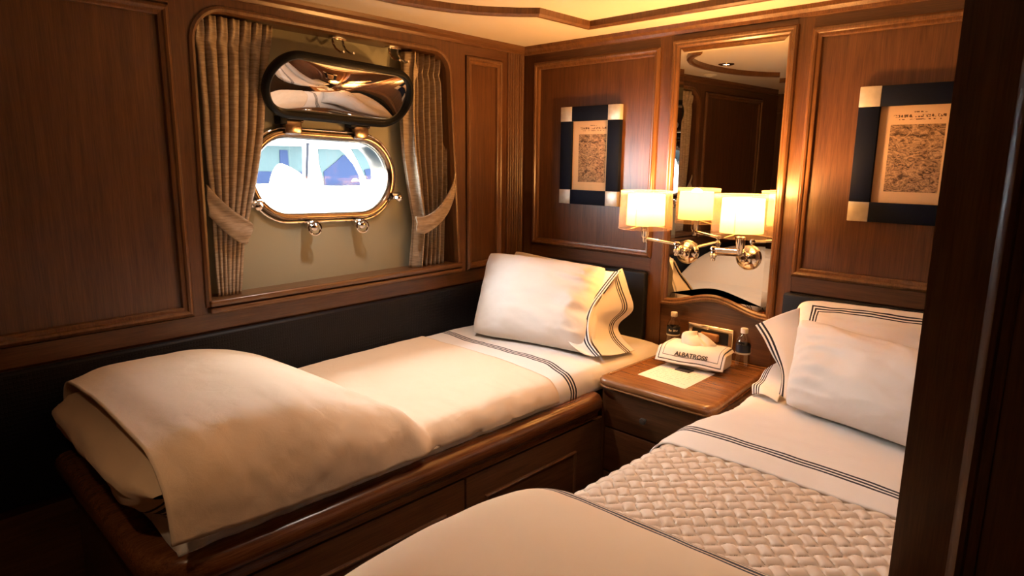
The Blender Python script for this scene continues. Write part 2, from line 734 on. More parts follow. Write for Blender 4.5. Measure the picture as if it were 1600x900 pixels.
def stadium(ca, cb, w, h, tilt=0.0, seg=18):
    r = h / 2
    L = w / 2 - r
    pts = []
    for k in range(seg + 1):
        a = -pi / 2 + pi * k / seg
        pts.append((L + r * cos(a), r * sin(a)))
    for k in range(seg + 1):
        a = pi / 2 + pi * k / seg
        pts.append((-L + r * cos(a), r * sin(a)))
    c, s = cos(tilt), sin(tilt)
    return [(ca + c * x - s * y, cb + s * x + c * y) for x, y in pts]


def subsurf(n=1):
    def f(o):
        m = o.modifiers.new('subdivision', 'SUBSURF')
        m.levels = n
        m.render_levels = n
    return f


def solid(t, off=0.0, sub=0):
    def f(o):
        m = o.modifiers.new('thickness', 'SOLIDIFY')
        m.thickness = t
        m.offset = off
        if sub:
            m = o.modifiers.new('subdivision', 'SUBSURF')
            m.levels = sub
            m.render_levels = sub
    return f


def empty(name, loc=(0, 0, 0), rz=0.0, parent=None):
    o = bpy.data.objects.new(name, None)
    COL.objects.link(o)
    o.location = loc
    o.rotation_euler = (0, 0, rz)
    o.empty_display_size = 0.05
    if parent:
        o.parent = parent
    return o


def tag(o, label, cat, group=None, kind=None):
    o['label'] = label
    o['category'] = cat
    if group:
        o['group'] = group
    if kind:
        o['kind'] = kind
    return o


def structure(o, label=None):
    o['kind'] = 'structure'
    if label:
        o['label'] = label
    return o


def fbm(p, s, o=3):
    return noise.fractal(Vector(p) * s, 1.0, 2.0, o)


def sstep(a, b, x):
    t = max(0.0, min(1.0, (x - a) / (b - a)))
    return t * t * (3 - 2 * t)


def lerp(a, b, t):
    return a + (b - a) * t


def spline(keys, t):
    """Catmull-Rom through evenly spaced tuples."""
    n = len(keys) - 1
    x = min(max(t, 0.0), 1.0) * n
    i = min(int(x), n - 1)
    f = x - i
    p = [Vector(keys[max(0, min(n, k))]) for k in (i - 1, i, i + 1, i + 2)]
    return 0.5 * ((2 * p[1]) + (p[2] - p[0]) * f + (2 * p[0] - 5 * p[1] + 4 * p[2] - p[3]) * f * f + (3 * p[1] - p[0] - 3 * p[2] + p[3]) * f ** 3)


def curve1(keys, t):
    """piecewise linear y(x) through (x, y) keys with smooth steps."""
    if t <= keys[0][0]:
        return keys[0][1]
    for (a, ya), (b, yb) in zip(keys, keys[1:]):
        if t <= b:
            return ya + (yb - ya) * (t - a) / (b - a)
    return keys[-1][1]


MOULD = [(-0.003, 0.0), (-0.003, 0.006), (0.002, 0.012), (0.008, 0.0145), (0.014, 0.012), (0.017, 0.007), (0.022, 0.006), (0.028, 0.003), (0.030, -0.008)]
BACK = lambda a, b, h: (a, -h, b)            # back wall: a = x, b = z, h into the room
HULL = lambda a, b, h: (h, -a, b)            # hull wall, local: a = distance from the corner, b = z

# ================================================================ LARGE STRUCTURE
HA = radians(3.0)
RW = 2.05        # face of the partition beside the second bed
FRONT = -3.0

o = MB().box((-0.45, FRONT - 0.05, -0.06), (2.80, 0.1, 0.0)).build('floor', 'floor_teak', smooth=0)
structure(o, 'dark wooden cabin floor')
o = MB().box((-0.45, FRONT - 0.05, CEIL_Z), (2.80, 0.1, CEIL_Z + 0.06)).build('ceiling', 'ceiling_cream', smooth=0)
structure(o, 'cream cabin ceiling')

# ceiling bead: stepped outline, bulging towards the hull
half = [(0.598, -0.276), (0.603, -0.578), (0.555, -0.622), (0.505, -0.680), (0.462, -0.745), (0.426, -0.825), (0.402, -0.92), (0.388, -1.03), (0.386, -1.14),
        (0.392, -1.25), (0.41, -1.37), (0.445, -1.48), (0.50, -1.58), (0.60, -1.70), (0.598, -2.0)]
right = [(2.11 - x, y) for x, y in half][::-1]
outline = half + right
o = MB().loop_sweep(outline, [(0.018, 0.0), (0.016, 0.020), (0.008, 0.027), (-0.006, 0.027), (-0.014, 0.018), (-0.016, 0.0)],
                    lambda a, b, h: (a, b, CEIL_Z - h)).build('trim_1', 'moulding_wood')
structure(o, 'wooden bead outlining the stepped middle of the ceiling')

# ---- hull wall (left): turned 3 degrees
PLATE_N = -0.10
opening = [(1.577, 0.985)]
SL = []
op = []
op.append((0.457, 0.985))
op.append((1.577, 0.985))
cz = 1.893
for k in range(11):      # rounded corner far from the headboard
    a = 0 + (pi / 2) * k / 10
    op.append((1.565 - 0.10 + 0.10 * cos(a), cz - 0.10 + 0.10 * sin(a)))
for k in range(11):
    a = pi / 2 + (pi / 2) * k / 10
    op.append((0.50 + 0.085 + 0.085 * cos(a), 1.885 - 0.085 + 0.085 * sin(a)))
OPEN = op
wl = empty('wall_left', (0, 0, 0), HA)
structure(wl, 'panelled wooden hull wall with the curtained porthole recess')
outer = rect(0.400, 1.634, 0.944, 1.95)
MB().plate(outer, [OPEN], HULL, -0.014, 0.0).build('window_surround', 'wood_z', wl, smooth=20)
MB().loop_sweep(OPEN, [(0.0, -0.002), (0.0, PLATE_N)], HULL).build('recess_lining', 'wood_z', wl, smooth=40)
# bead around the recess
MB().loop_sweep(OPEN, [(-0.020, 0.0), (-0.018, 0.006), (-0.010, 0.010), (-0.002, 0.008), (0.0, 0.0), (0.002, -0.012)], HULL).build('moulding', 'moulding_wood', wl)
# double sill rail
s = MB()
for z0, z1, n in ((0.968, 0.990, 0.022), (0.944, 0.964, 0.018)):
    s.box((-0.012, -1.588, z0), (n, -0.437, z1), 0.007, 3)
s.box((-0.10, -1.575, 0.965), (0.0, -0.455, 0.9865))
s.build('window_ledge', 'sill_wood', wl)
# rail under the panels, backing panels, small panel, long panel
MB().box((-0.014, -2.95, 0.886), (0.0, -0.125, 0.944), 0.001).build('rail', 'wood_y', wl, smooth=20)
MB().box((-0.014, -2.95, 1.895), (0.0, -1.634, 1.95)).build('rail', 'wood_y', wl, smooth=20)
MB().box((-0.014, -0.400, 1.895), (0.0, -0.125, 1.95)).build('rail', 'wood_y', wl, smooth=20)
MB().box((-0.014, -0.165, 0.944), (0.0, -0.125, 1.895)).build('stile', 'wood_z', wl, smooth=20)
MB().box((-0.020, -0.400, 0.944), (-0.008, -0.165, 1.895)).build('panel', 'wood_z', wl, smooth=20)
MB().loop_sweep(rect(0.165, 0.392, 0.950, 1.890), MOULD, HULL).build('moulding', 'moulding_wood', wl)
MB().box((-0.020, -2.95, 0.944), (-0.008, -1.634, 1.895)).build('panel', 'wood_z', wl, smooth=20)
MB().loop_sweep(rect(1.640, 2.40, 0.950, 1.885), MOULD, HULL).build('moulding', 'moulding_wood', wl)
MB().box((-0.014, -2.95, 0.944), (0.0, -2.40, 1.895)).build('stile', 'wood_z', wl, smooth=20)
MB().box((-0.020, -2.95, 0.0), (-0.006, 0.0, 0.886)).build('panel', 'wood_y', wl, smooth=20)
# crown along the hull
crown = [(0.0, 1.935), (0.010, 1.937), (0.014, 1.948), (0.026, 1.958), (0.030, 1.972), (0.0, 1.972)]
MB().add([(n, -0.005, z) for n, z in crown] + [(n, -2.95, z) for n, z in crown],
         [(i, i + 1, i + 7, i + 6) for i in range(5)] + [tuple(range(6)), tuple(range(11, 5, -1))]).build('crown_moulding', 'sill_wood', wl)
# porthole position on the hull
PH_S, PH_Z, PH_T = 1.062, 1.380, 0.030
hole = stadium(PH_S, PH_Z, 0.578, 0.264, PH_T)
MB().plate(rect(0.42, 1.62, 0.93, 1.94), [hole], HULL, PLATE_N - 0.006, PLATE_N).build('hull_lining', 'hull_paint', wl, smooth=20)
MB().plate(rect(-0.4, 3.3, -0.1, 2.1), [hole], HULL, PLATE_N - 0.09, PLATE_N - 0.08).build('hull_skin', 'boat_white', wl, smooth=20)

# ---- fluted corner strip
f = MB()
fl = []
for k in range(61):
    t = k / 60
    s = 0.125 - 0.120 * t
    fl.append((0.004 + 0.007 * abs(sin(pi * 7 * t)) ** 0.6, -s))
f.add([(n, y, 0.886) for n, y in fl] + [(n, y, 1.94) for n, y in fl] + [(-0.014, -0.125, 0.886), (-0.014, -0.005, 0.886), (-0.014, -0.125, 1.94), (-0.014, -0.005, 1.94)],
      [(i, i + 1, i + 62, i + 61) for i in range(60)] + [(0, 61, 124, 122), (60, 123, 125, 121)])
o = f.build('trim_2', 'wood_z', smooth=60)
o.rotation_euler = (0, 0, HA)
structure(o, 'fluted wooden corner strip between hull wall and headboard wall')

# ---- back wall
wb = MB().box((-0.45, 0.014, -0.05), (2.80, 0.07, 2.03)).build('wall_back', 'wood_z', smooth=0)
structure(wb, 'panelled wooden headboard wall with mirror and prints')


def board(name, x0, x1, z0, z1, mat, y0=0.0, y1=0.0145, par=wb):
    return MB().box((x0, y0, z0), (x1, y1, z1), 0.0008, 1).build(name, mat, par, smooth=20)


board('stile', 0.0, 0.073, 0.986, 1.94, 'wood_z')
board('stile', 0.751, 0.812, 0.60, 1.94, 'wood_z')
board('stile', 1.292, 1.348, 0.60, 1.94, 'wood_z')
board('stile', 2.022, 2.08, 0.60, 1.94, 'wood_z')
board('rail', 0.073, 0.751, 1.894, 1.94, 'wood_x')
board('rail', 0.812, 1.292, 1.905, 1.94, 'wood_x')
board('rail', 1.348, 2.022, 1.894, 1.94, 'wood_x')
board('rail', 0.073, 0.751, 0.986, 1.046, 'wood_x')
board('rail', 1.348, 2.022, 0.986, 1.046, 'wood_x')
board('panel', 0.073, 0.751, 1.046, 1.894, 'wood_z', 0.007)
board('panel', 1.348, 2.022, 1.046, 1.894, 'wood_z', 0.007)
board('panel', 0.812, 1.292, 0.60, 0.93, 'wood_x', 0.005)
MB().loop_sweep(rect(0.073, 0.751, 1.046, 1.894), MOULD, BACK).build('moulding', 'moulding_wood', wb)
MB().loop_sweep(rect(1.348, 2.022, 1.046, 1.894), MOULD, BACK).build('moulding', 'moulding_wood', wb)
MB().add([(0.002, -n, z) for n, z in crown] + [(RW, -n, z) for n, z in crown],
         [(i, i + 1, i + 7, i + 6) for i in range(5)] + [tuple(range(6)), tuple(range(11, 5, -1))]).build('crown_moulding', 'moulding_wood', wb)

# ---- partition at the side of the second bed, walls behind the camera
wr = MB().box((RW, -1.40, 0.0), (2.80, 0.014, CEIL_Z)).build('wall_right', 'wood_z', smooth=0)
structure(wr, 'dark wooden partition beside the second bed, its end facing the room')
MB().loop_sweep(rect(RW + 0.07, 2.70, 0.15, 1.86), MOULD, lambda a, b, h: (a, -1.40 - h, b)).build('moulding', 'wood_z', wr)
o = MB().box((2.75, FRONT, 0.0), (2.82, -1.40, CEIL_Z)).build('wall_side', 'wood_z', smooth=0)
structure(o, 'wooden wall behind the camera side')
wf = MB().box((-0.45, FRONT - 0.06, 0.0), (2.82, FRONT, CEIL_Z)).build('wall_front', 'wood_z', smooth=0)
structure(wf, 'dark wooden wall opposite the headboards')
for a0, a1 in ((0.22, 0.62), (0.80, 1.28), (1.46, 2.1)):
    MB().loop_sweep(rect(-a1, -a0, 0.12, 1.85), MOULD, lambda a, b, h: (-a, FRONT + h, b)).build('moulding', 'moulding_wood', wf)

# ================================================================ PORTHOLE
win = empty('window_1', (0, 0, 0), HA)
structure(win, 'oval chrome porthole in the hull wall')
ring = stadium(PH_S, PH_Z, 0.640, 0.326, PH_T, 24)
MB().loop_sweep(ring, [(0.0, PLATE_N), (0.0, PLATE_N + 0.018), (0.004, PLATE_N + 0.026), (0.012, PLATE_N + 0.028), (0.022, PLATE_N + 0.024),
                       (0.030, PLATE_N + 0.010), (0.033, PLATE_N - 0.09)], HULL).build('porthole_frame', 'porthole_metal', win, smooth=40)
# outer thin rim
MB().tube([HULL(a, b, PLATE_N + 0.012) for a, b in offset_poly(ring, -0.008)], 0.0045, 8, closed=True).build('rim', 'chrome', win)
MB().plate(offset_poly(ring, 0.0325), [], HULL, PLATE_N - 0.012, PLATE_N - 0.006).build('pane', 'clear_glass', win, smooth=20)


def tilt_pt(ds, dz):
    return (PH_S + cos(PH_T) * ds - sin(PH_T) * dz, PH_Z + sin(PH_T) * ds + cos(PH_T) * dz)


# hinge lugs on top
for ds in (0.150, -0.145):
    a, b = tilt_pt(ds, 0.170)
    m = MB()
    m.box((PLATE_N + 0.002, -a - 0.034, b - 0.022), (PLATE_N + 0.040, -a + 0.034, b + 0.032), 0.006)
    m.lathe([(0.0065, -0.044), (0.0075, -0.042), (0.0075, 0.042), (0.0065, 0.044)], (PLATE_N + 0.028, -a, b + 0.026), (0, 1, 0), 12)
    m.build('hinge_lug', 'porthole_metal', win)
# swing bolts with eye nuts
for ds, dz, ang in ((0.300, -0.100, -0.5), (0.085, -0.180, 0.0), (-0.130, -0.180, 0.0), (-0.318, -0.075, 0.6)):
    a, b = tilt_pt(ds, dz)
    y = -a
    m = MB()
    m.box((PLATE_N, y - 0.013, b - 0.010), (PLATE_N + 0.030, y + 0.013, b + 0.016), 0.004)
    m.lathe([(0.014, -0.022), (0.016, -0.018), (0.016, 0.018), (0.014, 0.022)], (PLATE_N + 0.032, y, b), (0, 1, 0), 14)
    m.lathe([(0.008, 0.0), (0.008, 0.030), (0.013, 0.032), (0.016, 0.042), (0.012, 0.052), (0.004, 0.056)], (PLATE_N + 0.025, y, b), (1, -0.25, -0.15), 14)
    lug = m.build('bolt', 'chrome', win)
    if abs(ds) < 0.2:
        c = Vector((PLATE_N + 0.058, y, b - 0.012))
        MB().tube([c + Vector((0.018 * cos(t) * 0.6, 0.018 * cos(t), 0.024 * sin(t))) for t in [2 * pi * k / 24 for k in range(24)]], 0.0050, 8, closed=True).build('eye_ring', 'chrome', lug)

# hinged metal cover, swung up and hooked
cov = empty('porthole_cover', (0, 0, 0), HA)
tag(cov, 'oval polished chrome porthole cover with black rim, hinged up above the porthole', 'porthole cover')
CW, CH = 0.640, 0.236
hb = Vector((PLATE_N + 0.042, 0, PH_Z + 0.200))      # hinge line
top = Vector((PLATE_N + 0.150, 0, PH_Z + 0.405))
up = (top - hb).normalized()
nrm = Vector((up.z, 0, -up.x))                        # faces the room and slightly down
CS, CT = 1.030, 0.035


def covmap(a, b, h):
    c, s_ = cos(CT), sin(CT)
    aa, bb = a * c - b * s_, a * s_ + b * c
    p = hb + up * (bb + CH / 2 + 0.005) + nrm * h
    return (p.x, -(CS + aa), p.z)


st = stadium(0, 0, CW, CH, 0, 28)
MB().loop_sweep(st, [(0.022, -0.004), (0.0, -0.010), (-0.003, -0.002), (-0.002, 0.010), (0.004, 0.018), (0.014, 0.020), (0.021, 0.014), (0.022, 0.004)], covmap, closed_prof=True).build('rim', 'black_rubber', cov, smooth=50)
d = MB()
SL_, SR_ = (CW - CH) / 2, CH / 2 - 0.020      # half length of the straight part, end radius


def stadium_r(th):
    c_, s_ = abs(cos(th)), abs(sin(th))
    if s_ > 1e-6 and SR_ / s_ * c_ <= SL_:
        return SR_ / s_
    return SL_ * c_ + sqrt(max(0.0, SR_ * SR_ - (SL_ * s_) ** 2))


def dish(u, v):
    th = 2 * pi * u
    r = stadium_r(th) * (1 - v * 0.995)
    aa, bb = r * cos(th), r * sin(th)
    f_ = max(0.0, 1 - (bb / SR_) ** 2) * max(0.0, 1 - abs(aa / (SL_ + SR_)) ** 2.5)
    return covmap(aa, bb, 0.002 + 0.026 * f_ ** 0.8 + (0.0045 * sin(aa * 11 + 0.5) + 0.0025 * sin(bb * 26 + aa * 8)) * f_)


d.grid(96, 30, dish, cu=True)
d.build('dished_plate', 'dished_chrome', cov, smooth=80)
MB().loop_sweep(offset_poly(st, 0.001), [(0, -0.008), (0.05, -0.030), (0.12, -0.032)], covmap).build('back_shell', 'porthole_metal', cov)
for ds in (0.220, -0.075):
    m = MB()
    m.box((PLATE_N + 0.006, -(CS + ds) - 0.014, PH_Z + 0.186), (PLATE_N + 0.050, -(CS + ds) + 0.014, PH_Z + 0.216), 0.004)
    m.build('hinge', 'black_rubber', cov)
# hooks hanging from the recess head
for a in (1.015, 0.755):
    h = empty('cover_hook', (0, 0, 0), HA)
    m = MB()
    for da in (-0.022, 0.022):
        m.tube([(-0.05, -(a + da), 1.884), (-0.045, -(a + da), 1.86), (-0.025, -(a + da) - 0.003, 1.842), (0.0, -(a + da), 1.826), (0.018, -(a + da), 1.828)], 0.0042, 8)
    m.build('prong', 'chrome', h)
    MB().box((-0.065, -a - 0.03, 1.878), (-0.035, -a + 0.03, 1.888), 0.002).build('base', 'chrome', h)
    tag(h, 'small chrome hook above the porthole cover, ' + ('near the darker curtain' if a > 0.9 else 'near the sunlit curtain'), 'hook', 'hooks above the porthole cover')

# ================================================================ CURTAINS


def curtain(name, label, left, right, ztop, zbot, n0, pl, seed, lead):
    """left/right: key lists of (z, s); pleats run down; gathered by the tieback."""
    root = empty(name, (0, 0, 0), HA)
    tag(root, label, 'curtain')
    NU, NV = 160, 60

    def fn(u, v):
        z = lerp(ztop, zbot, v)
        a, b = curve1(left, z), curve1(right, z)
        w = abs(b - a)
        hd = sstep(ztop - 0.085, ztop - 0.055, z)
        neck = math.exp(-((z - (ztop - 0.075)) / 0.022) ** 2)
        ph = u * pl * 2 * pi + 0.5 * sin(3.1 * u + seed) + 0.25 * noise.noise(Vector((u * 7, z * 2.2, seed)))
        amp = min(0.030, 0.90 * w / pl) * (1 - 0.35 * neck)
        amp *= 1 - 0.35 * sstep(0, 0.12, abs(u - 0.5) - 0.38)
        dn = amp * ((1 if sin(ph) > 0 else -1) * abs(sin(ph)) ** 0.75 + 0.15 * sin(2 * ph + 0.6))
        ds = 0.30 * amp * cos(ph)
        dph = ((ph - pi / 2 + pi) % (2 * pi)) - pi
        ds -= dph / (2 * pi) * (b - a) / pl * 0.85 * neck * (1 if b > a else -1)
        dn += hd * 0.006 * sin(ph * 3)
        if lead:
            # flat leading leaf turned to the light
            k = sstep(0.30, 0.20, u) if lead < 0 else sstep(0.70, 0.80, u)
            q = (u - 0.70) / 0.30
            dn = dn * (1 - 0.95 * k) + k * (0.067 - 0.075 * q + 0.004 * sin(q * 7 + z * 5))
        sN = lerp(a, b, u) + ds + 0.004 * noise.noise(Vector((u * 11, z * 5, seed + 4)))
        return (n0 + dn, -sN, z)
    MB().grid(NU, NV, fn).build('drape', 'curtain_cloth', root, smooth=70, mods=solid(0.002))
    return root


# hull coordinates: s grows away from the headboard wall
cl = curtain('curtain', 'beige pleated curtain in shade, away from the beds head, tied back at the porthole recess',
             [(0.985, 1.532), (1.25, 1.530), (1.50, 1.535), (1.90, 1.538)],
             [(0.985, 1.455), (1.07, 1.443), (1.16, 1.430), (1.235, 1.411), (1.354, 1.379), (1.55, 1.338), (1.70, 1.316), (1.89, 1.290)], 1.885, 0.987, -0.050, 6.5, 1.3, 0)


def tieback(parent, keys, n0, w0, bulge):
    def fn(u, v):
        p = spline(keys, u)
        wv = lerp(p.z, p.w, v)
        nn = n0 + bulge * sin(pi * min(1, max(0, u * 0.9 + 0.1))) + 0.004 * sin(v * pi * 3 + u * 4)
        return (nn, -(p.x + p.y * v), wv)
    MB().grid(40, 12, fn).build('tieback', 'curtain_cloth', parent, smooth=80, mods=solid(0.006))


# keys: (s of the upper edge, shift of s at the lower edge, z upper, z lower)
tieback(cl, [(1.557, 0.0, 1.363, 1.265), (1.521, -0.003, 1.317, 1.218), (1.481, 0.003, 1.278, 1.184), (1.440, 0.010, 1.247, 1.162), (1.412, 0.022, 1.228, 1.162), (1.405, 0.025, 1.212, 1.186)], -0.020, 0.1, 0.014)
cr_ = curtain('curtain', 'beige pleated curtain nearest the headboard wall, its edge lit by the porthole',
              [(0.985, 0.500), (1.16, 0.493), (1.33, 0.474), (1.60, 0.472), (1.88, 0.482)],
              [(0.985, 0.694), (1.09, 0.680), (1.19, 0.670), (1.31, 0.695), (1.47, 0.722), (1.62, 0.731), (1.75, 0.723), (1.88, 0.710)], 1.875, 0.987, -0.052, 7.5, 4.1, 1)
tieback(cr_, [(0.486, 0.0, 1.400, 1.318), (0.505, 0.0, 1.350, 1.266), (0.545, -0.004, 1.293, 1.212), (0.600, -0.004, 1.240, 1.168), (0.660, 0.0, 1.211, 1.140), (0.706, 0.0, 1.212, 1.146)], 0.016, 0.1, 0.012)

# ================================================================ UPHOLSTERED PANELS


def cushion_panel(name, label, p0, p1, rz=0.0):
    o = MB().box(p0, p1, 0.012, 3).build(name, 'woven_leather', smooth=50)
    o.rotation_euler = (0, 0, rz)
    return tag(o, label, 'headboard' if name == 'headboard' else 'wall cushion')


cushion_panel('wall_cushion', 'long black upholstered panel along the hull wall behind the first bed', (0.001, -2.30, 0.50), (0.030, -0.012, 0.884), HA)
cushion_panel('headboard', 'black woven leather headboard of the bed under the porthole', (0.045, -0.032, 0.50), (0.749, -0.001, 0.984))
cushion_panel('headboard', 'black woven leather headboard of the bed beside the partition', (1.332, -0.032, 0.50), (RW - 0.004, -0.001, 0.984))

# ================================================================ BED BASES
FX = 0.905


def sweep_path(m, path, nrm_, prof):
    vs = []
    k = len(prof)
    for (x, y), (nx, ny) in zip(path, nrm_):
        for o_, z in prof:
            vs.append((x + nx * o_, y + ny * o_, z))
    n = len(path)
    fs = [(i * k + j, i * k + (j + 1) % k, (i + 1) * k + (j + 1) % k, (i + 1) * k + j) for i in range(n - 1) for j in range(k)]
    fs.append(tuple(range(k)))
    fs.append(tuple((n - 1) * k + j for j in range(k))[::-1])
    m.add(vs, fs)


bb = empty('berth', (FX, -1.0, 0))
tag(bb, 'dark wooden berth base with panelled doors below the bed under the porthole', 'berth')


def inbase(m):
    m.v = [(x - FX, y + 1.0, z) for x, y, z in m.v]
    return m


R0 = 0.12
YF = -2.03
path, nm = [(FX, -0.565), (FX, -1.0), (FX, -1.5)], [(1, 0)] * 3
for k in range(13):
    a = -(pi / 2) * k / 12
    path.append((FX - R0 + R0 * cos(a), YF + R0 + R0 * sin(a)))
    nm.append((cos(a), sin(a)))
path += [(0.5, YF), (0.12, YF)]
nm += [(0, -1)] * 2
m = MB()
sweep_path(m, path, nm, [(-0.085, 0.530), (-0.085, 0.622), (-0.03, 0.626), (0.0, 0.626), (0.014, 0.622), (0.024, 0.612), (0.029, 0.598), (0.029, 0.582), (0.024, 0.568), (0.012, 0.560), (0.008, 0.532), (0.0, 0.530)])
inbase(m).build('rail', 'rail_wood', bb, smooth=50)
m = MB()
sweep_path(m, path, nm, [(-0.06, 0.03), (-0.06, 0.60), (-0.014, 0.60), (-0.014, 0.03)])
inbase(m).build('carcass', 'wood_y', bb, smooth=50)
inbase(MB().box((0.10, -1.95, 0.45), (0.85, -0.05, 0.598))).build('platform', 'wood_y', bb, smooth=20)
SIDE = lambda a, b, h: (FX + h - FX, -a + 1.0, b)
for a0, a1 in ((0.52, 1.198), (1.206, 1.86)):
    dr = inbase(MB().box((FX - 0.013, -a1, 0.10), (FX + 0.003, -a0, 0.522), 0.0015)).build('door', 'wood_y', bb, smooth=30)
    ins = (0.16, 0.075) if a0 < 1 else (0.075, 0.16)
    MB().loop_sweep(rect(a0 + ins[0], a1 - ins[1], 0.19, 0.440), [(0.0, 0.003), (0.0, 0.008), (0.004, 0.0105), (0.009, 0.009), (0.012, 0.004), (0.014, -0.006)], SIDE).build('moulding', 'moulding_wood', dr)
    MB().plate(rect(a0 + ins[0] + 0.010, a1 - ins[1] - 0.010, 0.20, 0.43), [], SIDE, 0.0032, 0.0042).build('panel', 'wood_y', dr, smooth=20)

BX = 1.415           # face of the second bed's base
b2 = empty('berth', (BX, -1.0, 0))
tag(b2, 'dark wooden berth base below the bed with the woven coverlet', 'berth')
m = MB().box((0.012, -0.93, 0.02), (RW - BX - 0.004, 0.96, 0.595))
m.build('carcass', 'wood_y', b2, smooth=20)
m = MB()
sweep_path(m, [(0.0, 0.44), (0.0, -0.96)], [(-1, 0), (-1, 0)], [(-0.06, 0.53), (-0.06, 0.622), (0.0, 0.626), (0.014, 0.618), (0.022, 0.60), (0.016, 0.57), (0.006, 0.53)])
m.build('rail', 'rail_wood', b2, smooth=50)
MB().box((-0.006, -0.9, 0.10), (0.012, -0.26, 0.522), 0.002).build('door', 'wood_y', b2, smooth=20)
MB().box((-0.006, -0.25, 0.10), (0.012, 0.40, 0.522), 0.002).build('door', 'wood_y', b2, smooth=20)

# ================================================================ NIGHTSTAND
NT = 0.684
ns = empty('nightstand', (1.115, -0.27, 0))
tag(ns, 'wooden nightstand with rounded top and drawers between the two beds', 'nightstand')


def inns(m):
    m.v = [(x - 1.115, y + 0.27, z) for x, y, z in m.v]
    return m


def rrect(x0, x1, y0, y1, r, seg=6):
    pts = []
    for cx, cy, a0 in ((x1 - r, y0 + r, -90), (x1 - r, y1 - 0.004, 0), (x0 + 0.004, y1 - 0.004, 90), (x0 + r, y0 + r, 180)):
        rr = r if cy == y0 + r else 0.004
        for k in range(seg + 1):
            a = radians(a0 + 90 * k / seg)
            pts.append((cx + rr * cos(a), cy + rr * sin(a)))
    return pts


tp = rrect(0.893, 1.345, -0.560, -0.002, 0.045)
FLAT = lambda a, b, h: (a, b, h)
m = MB()
n_ = len(tp)
prof = [(0.030, NT - 0.036), (0.006, NT - 0.036), (0.002, NT - 0.034), (0.001, NT - 0.030), (0.005, NT - 0.027), (0.001, NT - 0.022), (0.0, NT - 0.012), (0.004, NT - 0.004), (0.012, NT - 0.0005), (0.022, NT), (0.040, NT)]
m.loop_sweep(tp, prof, FLAT)
m.f.append(tuple(range(len(m.v) - n_, len(m.v))))
inns(m).build('top', 'table_wood', ns, smooth=45)
# raised bead on the top along the side and back
m = MB()
for p0, p1 in (((0.921, -0.50), (0.921, -0.03)), ((0.921, -0.03), (1.31, -0.03))):
    m.tube([(p0[0], p0[1], NT), (p1[0], p1[1], NT)], 0.004, 8)
inns(m).build('bead', 'table_wood', ns)
inns(MB().box((0.907, -0.530, 0.0), (1.335, -0.004, NT - 0.035), 0.004)).build('carcass', 'wood_z', ns, smooth=30)
for z0, z1 in ((0.500, 0.640), (0.330, 0.494), (0.16, 0.324)):
    dr = inns(MB().box((0.930, -0.540, z0), (1.288, -0.525, z1), 0.003)).build('drawer', 'wood_x', ns, smooth=30)
    inns(MB().lathe([(0.004, 0), (0.004, 0.010), (0.010, 0.013), (0.0125, 0.018), (0.010, 0.024), (0.002, 0.026)], (1.10, -0.540, (z0 + z1) / 2), (0, -1, 0), 16)).build('knob', 'silver_edge', dr)

# ================================================================ MIRROR
MX0, MX1 = 0.840, 1.268


def arch(x):
    t = (x - MX0) / (MX1 - MX0)
    return 0.885 + 0.044 * (0.5 - 0.5 * cos(2 * pi * min(1, max(0, (t * 1.0)))))


mir = empty('mirror', (1.054, 0, 1.38))
tag(mir, 'tall mirror with slanted glass edges in wooden frame with arched bottom above the nightstand', 'mirror')


def inm(m):
    m.v = [(x - 1.054, y, z - 1.38) for x, y, z in m.v]
    return m


NB = 24
mp_ = [(lerp(MX0, MX1, k / NB), arch(lerp(MX0, MX1, k / NB))) for k in range(NB + 1)] + [(MX1, 1.886), (MX0, 1.886)]
m = MB()
p_in = offset_poly(mp_, 0.024)
na = len(mp_)
m.add([(a, -0.003, b) for a, b in mp_] + [(a, -0.0042, b) for a, b in p_in], [(k, (k + 1) % na, na + (k + 1) % na, na + k) for k in range(na)] + [tuple(range(na, 2 * na))])
inm(m).build('glass', 'mirror_silver', mir, smooth=0)
m = MB().loop_sweep(mp_, [(0.0, 0.000), (0.0, 0.010), (-0.006, 0.015), (-0.013, 0.013), (-0.017, 0.018), (-0.024, 0.016), (-0.029, 0.010), (-0.030, 0.0)], BACK)
inm(m).build('frame', 'moulding_wood', mir)

# ================================================================ FRAMED PRINTS


def framed(x0, z0, label):
    w, h, bw = 0.328, 0.434, 0.064
    r = empty('framed_print', (x0 + w / 2, -0.0, z0 + h / 2))
    tag(r, label, 'picture', 'framed prints on the headboard wall')
    yb, yf = 0.006, -0.016
    for sx in (-1, 1):
        MB().box((sx * (w / 2), yb, -h / 2 + bw), (sx * (w / 2 - bw), yf, h / 2 - bw), 0.0015).build('frame_bar', 'navy_lacquer', r, smooth=30)
        MB().box((-w / 2 + bw, yb, sx * h / 2), (w / 2 - bw, yf, sx * (h / 2 - bw)), 0.0015).build('frame_bar', 'navy_lacquer', r, smooth=30)
        for sz in (-1, 1):
            MB().box((sx * w / 2, yb, sz * h / 2), (sx * (w / 2 - bw), yf - 0.001, sz * (h / 2 - bw)), 0.0015).build('corner_block', 'silver_leaf', r, smooth=30)
    m = MB().grid(2, 2, lambda u, v: (lerp(-w / 2 + bw, w / 2 - bw, u), -0.002, lerp(-h / 2 + bw, h / 2 - bw, v)), lambda u, v: (u, v))
    m.build('print', 'engraving_paper', r, smooth=0, mods=solid(0.001))
    MB().box((-w / 2 + bw, -0.006, -h / 2 + bw), (w / 2 - bw, -0.0085, h / 2 - bw)).build('pane', 'picture_glass', r, smooth=0)
    return r


framed(0.2495, 1.252, 'framed engraving with navy and silver square frame, between hull corner and mirror')
framed(1.518, 1.258, 'framed engraving with navy and silver square frame, above the bed beside the partition')

# ================================================================ WALL LAMPS


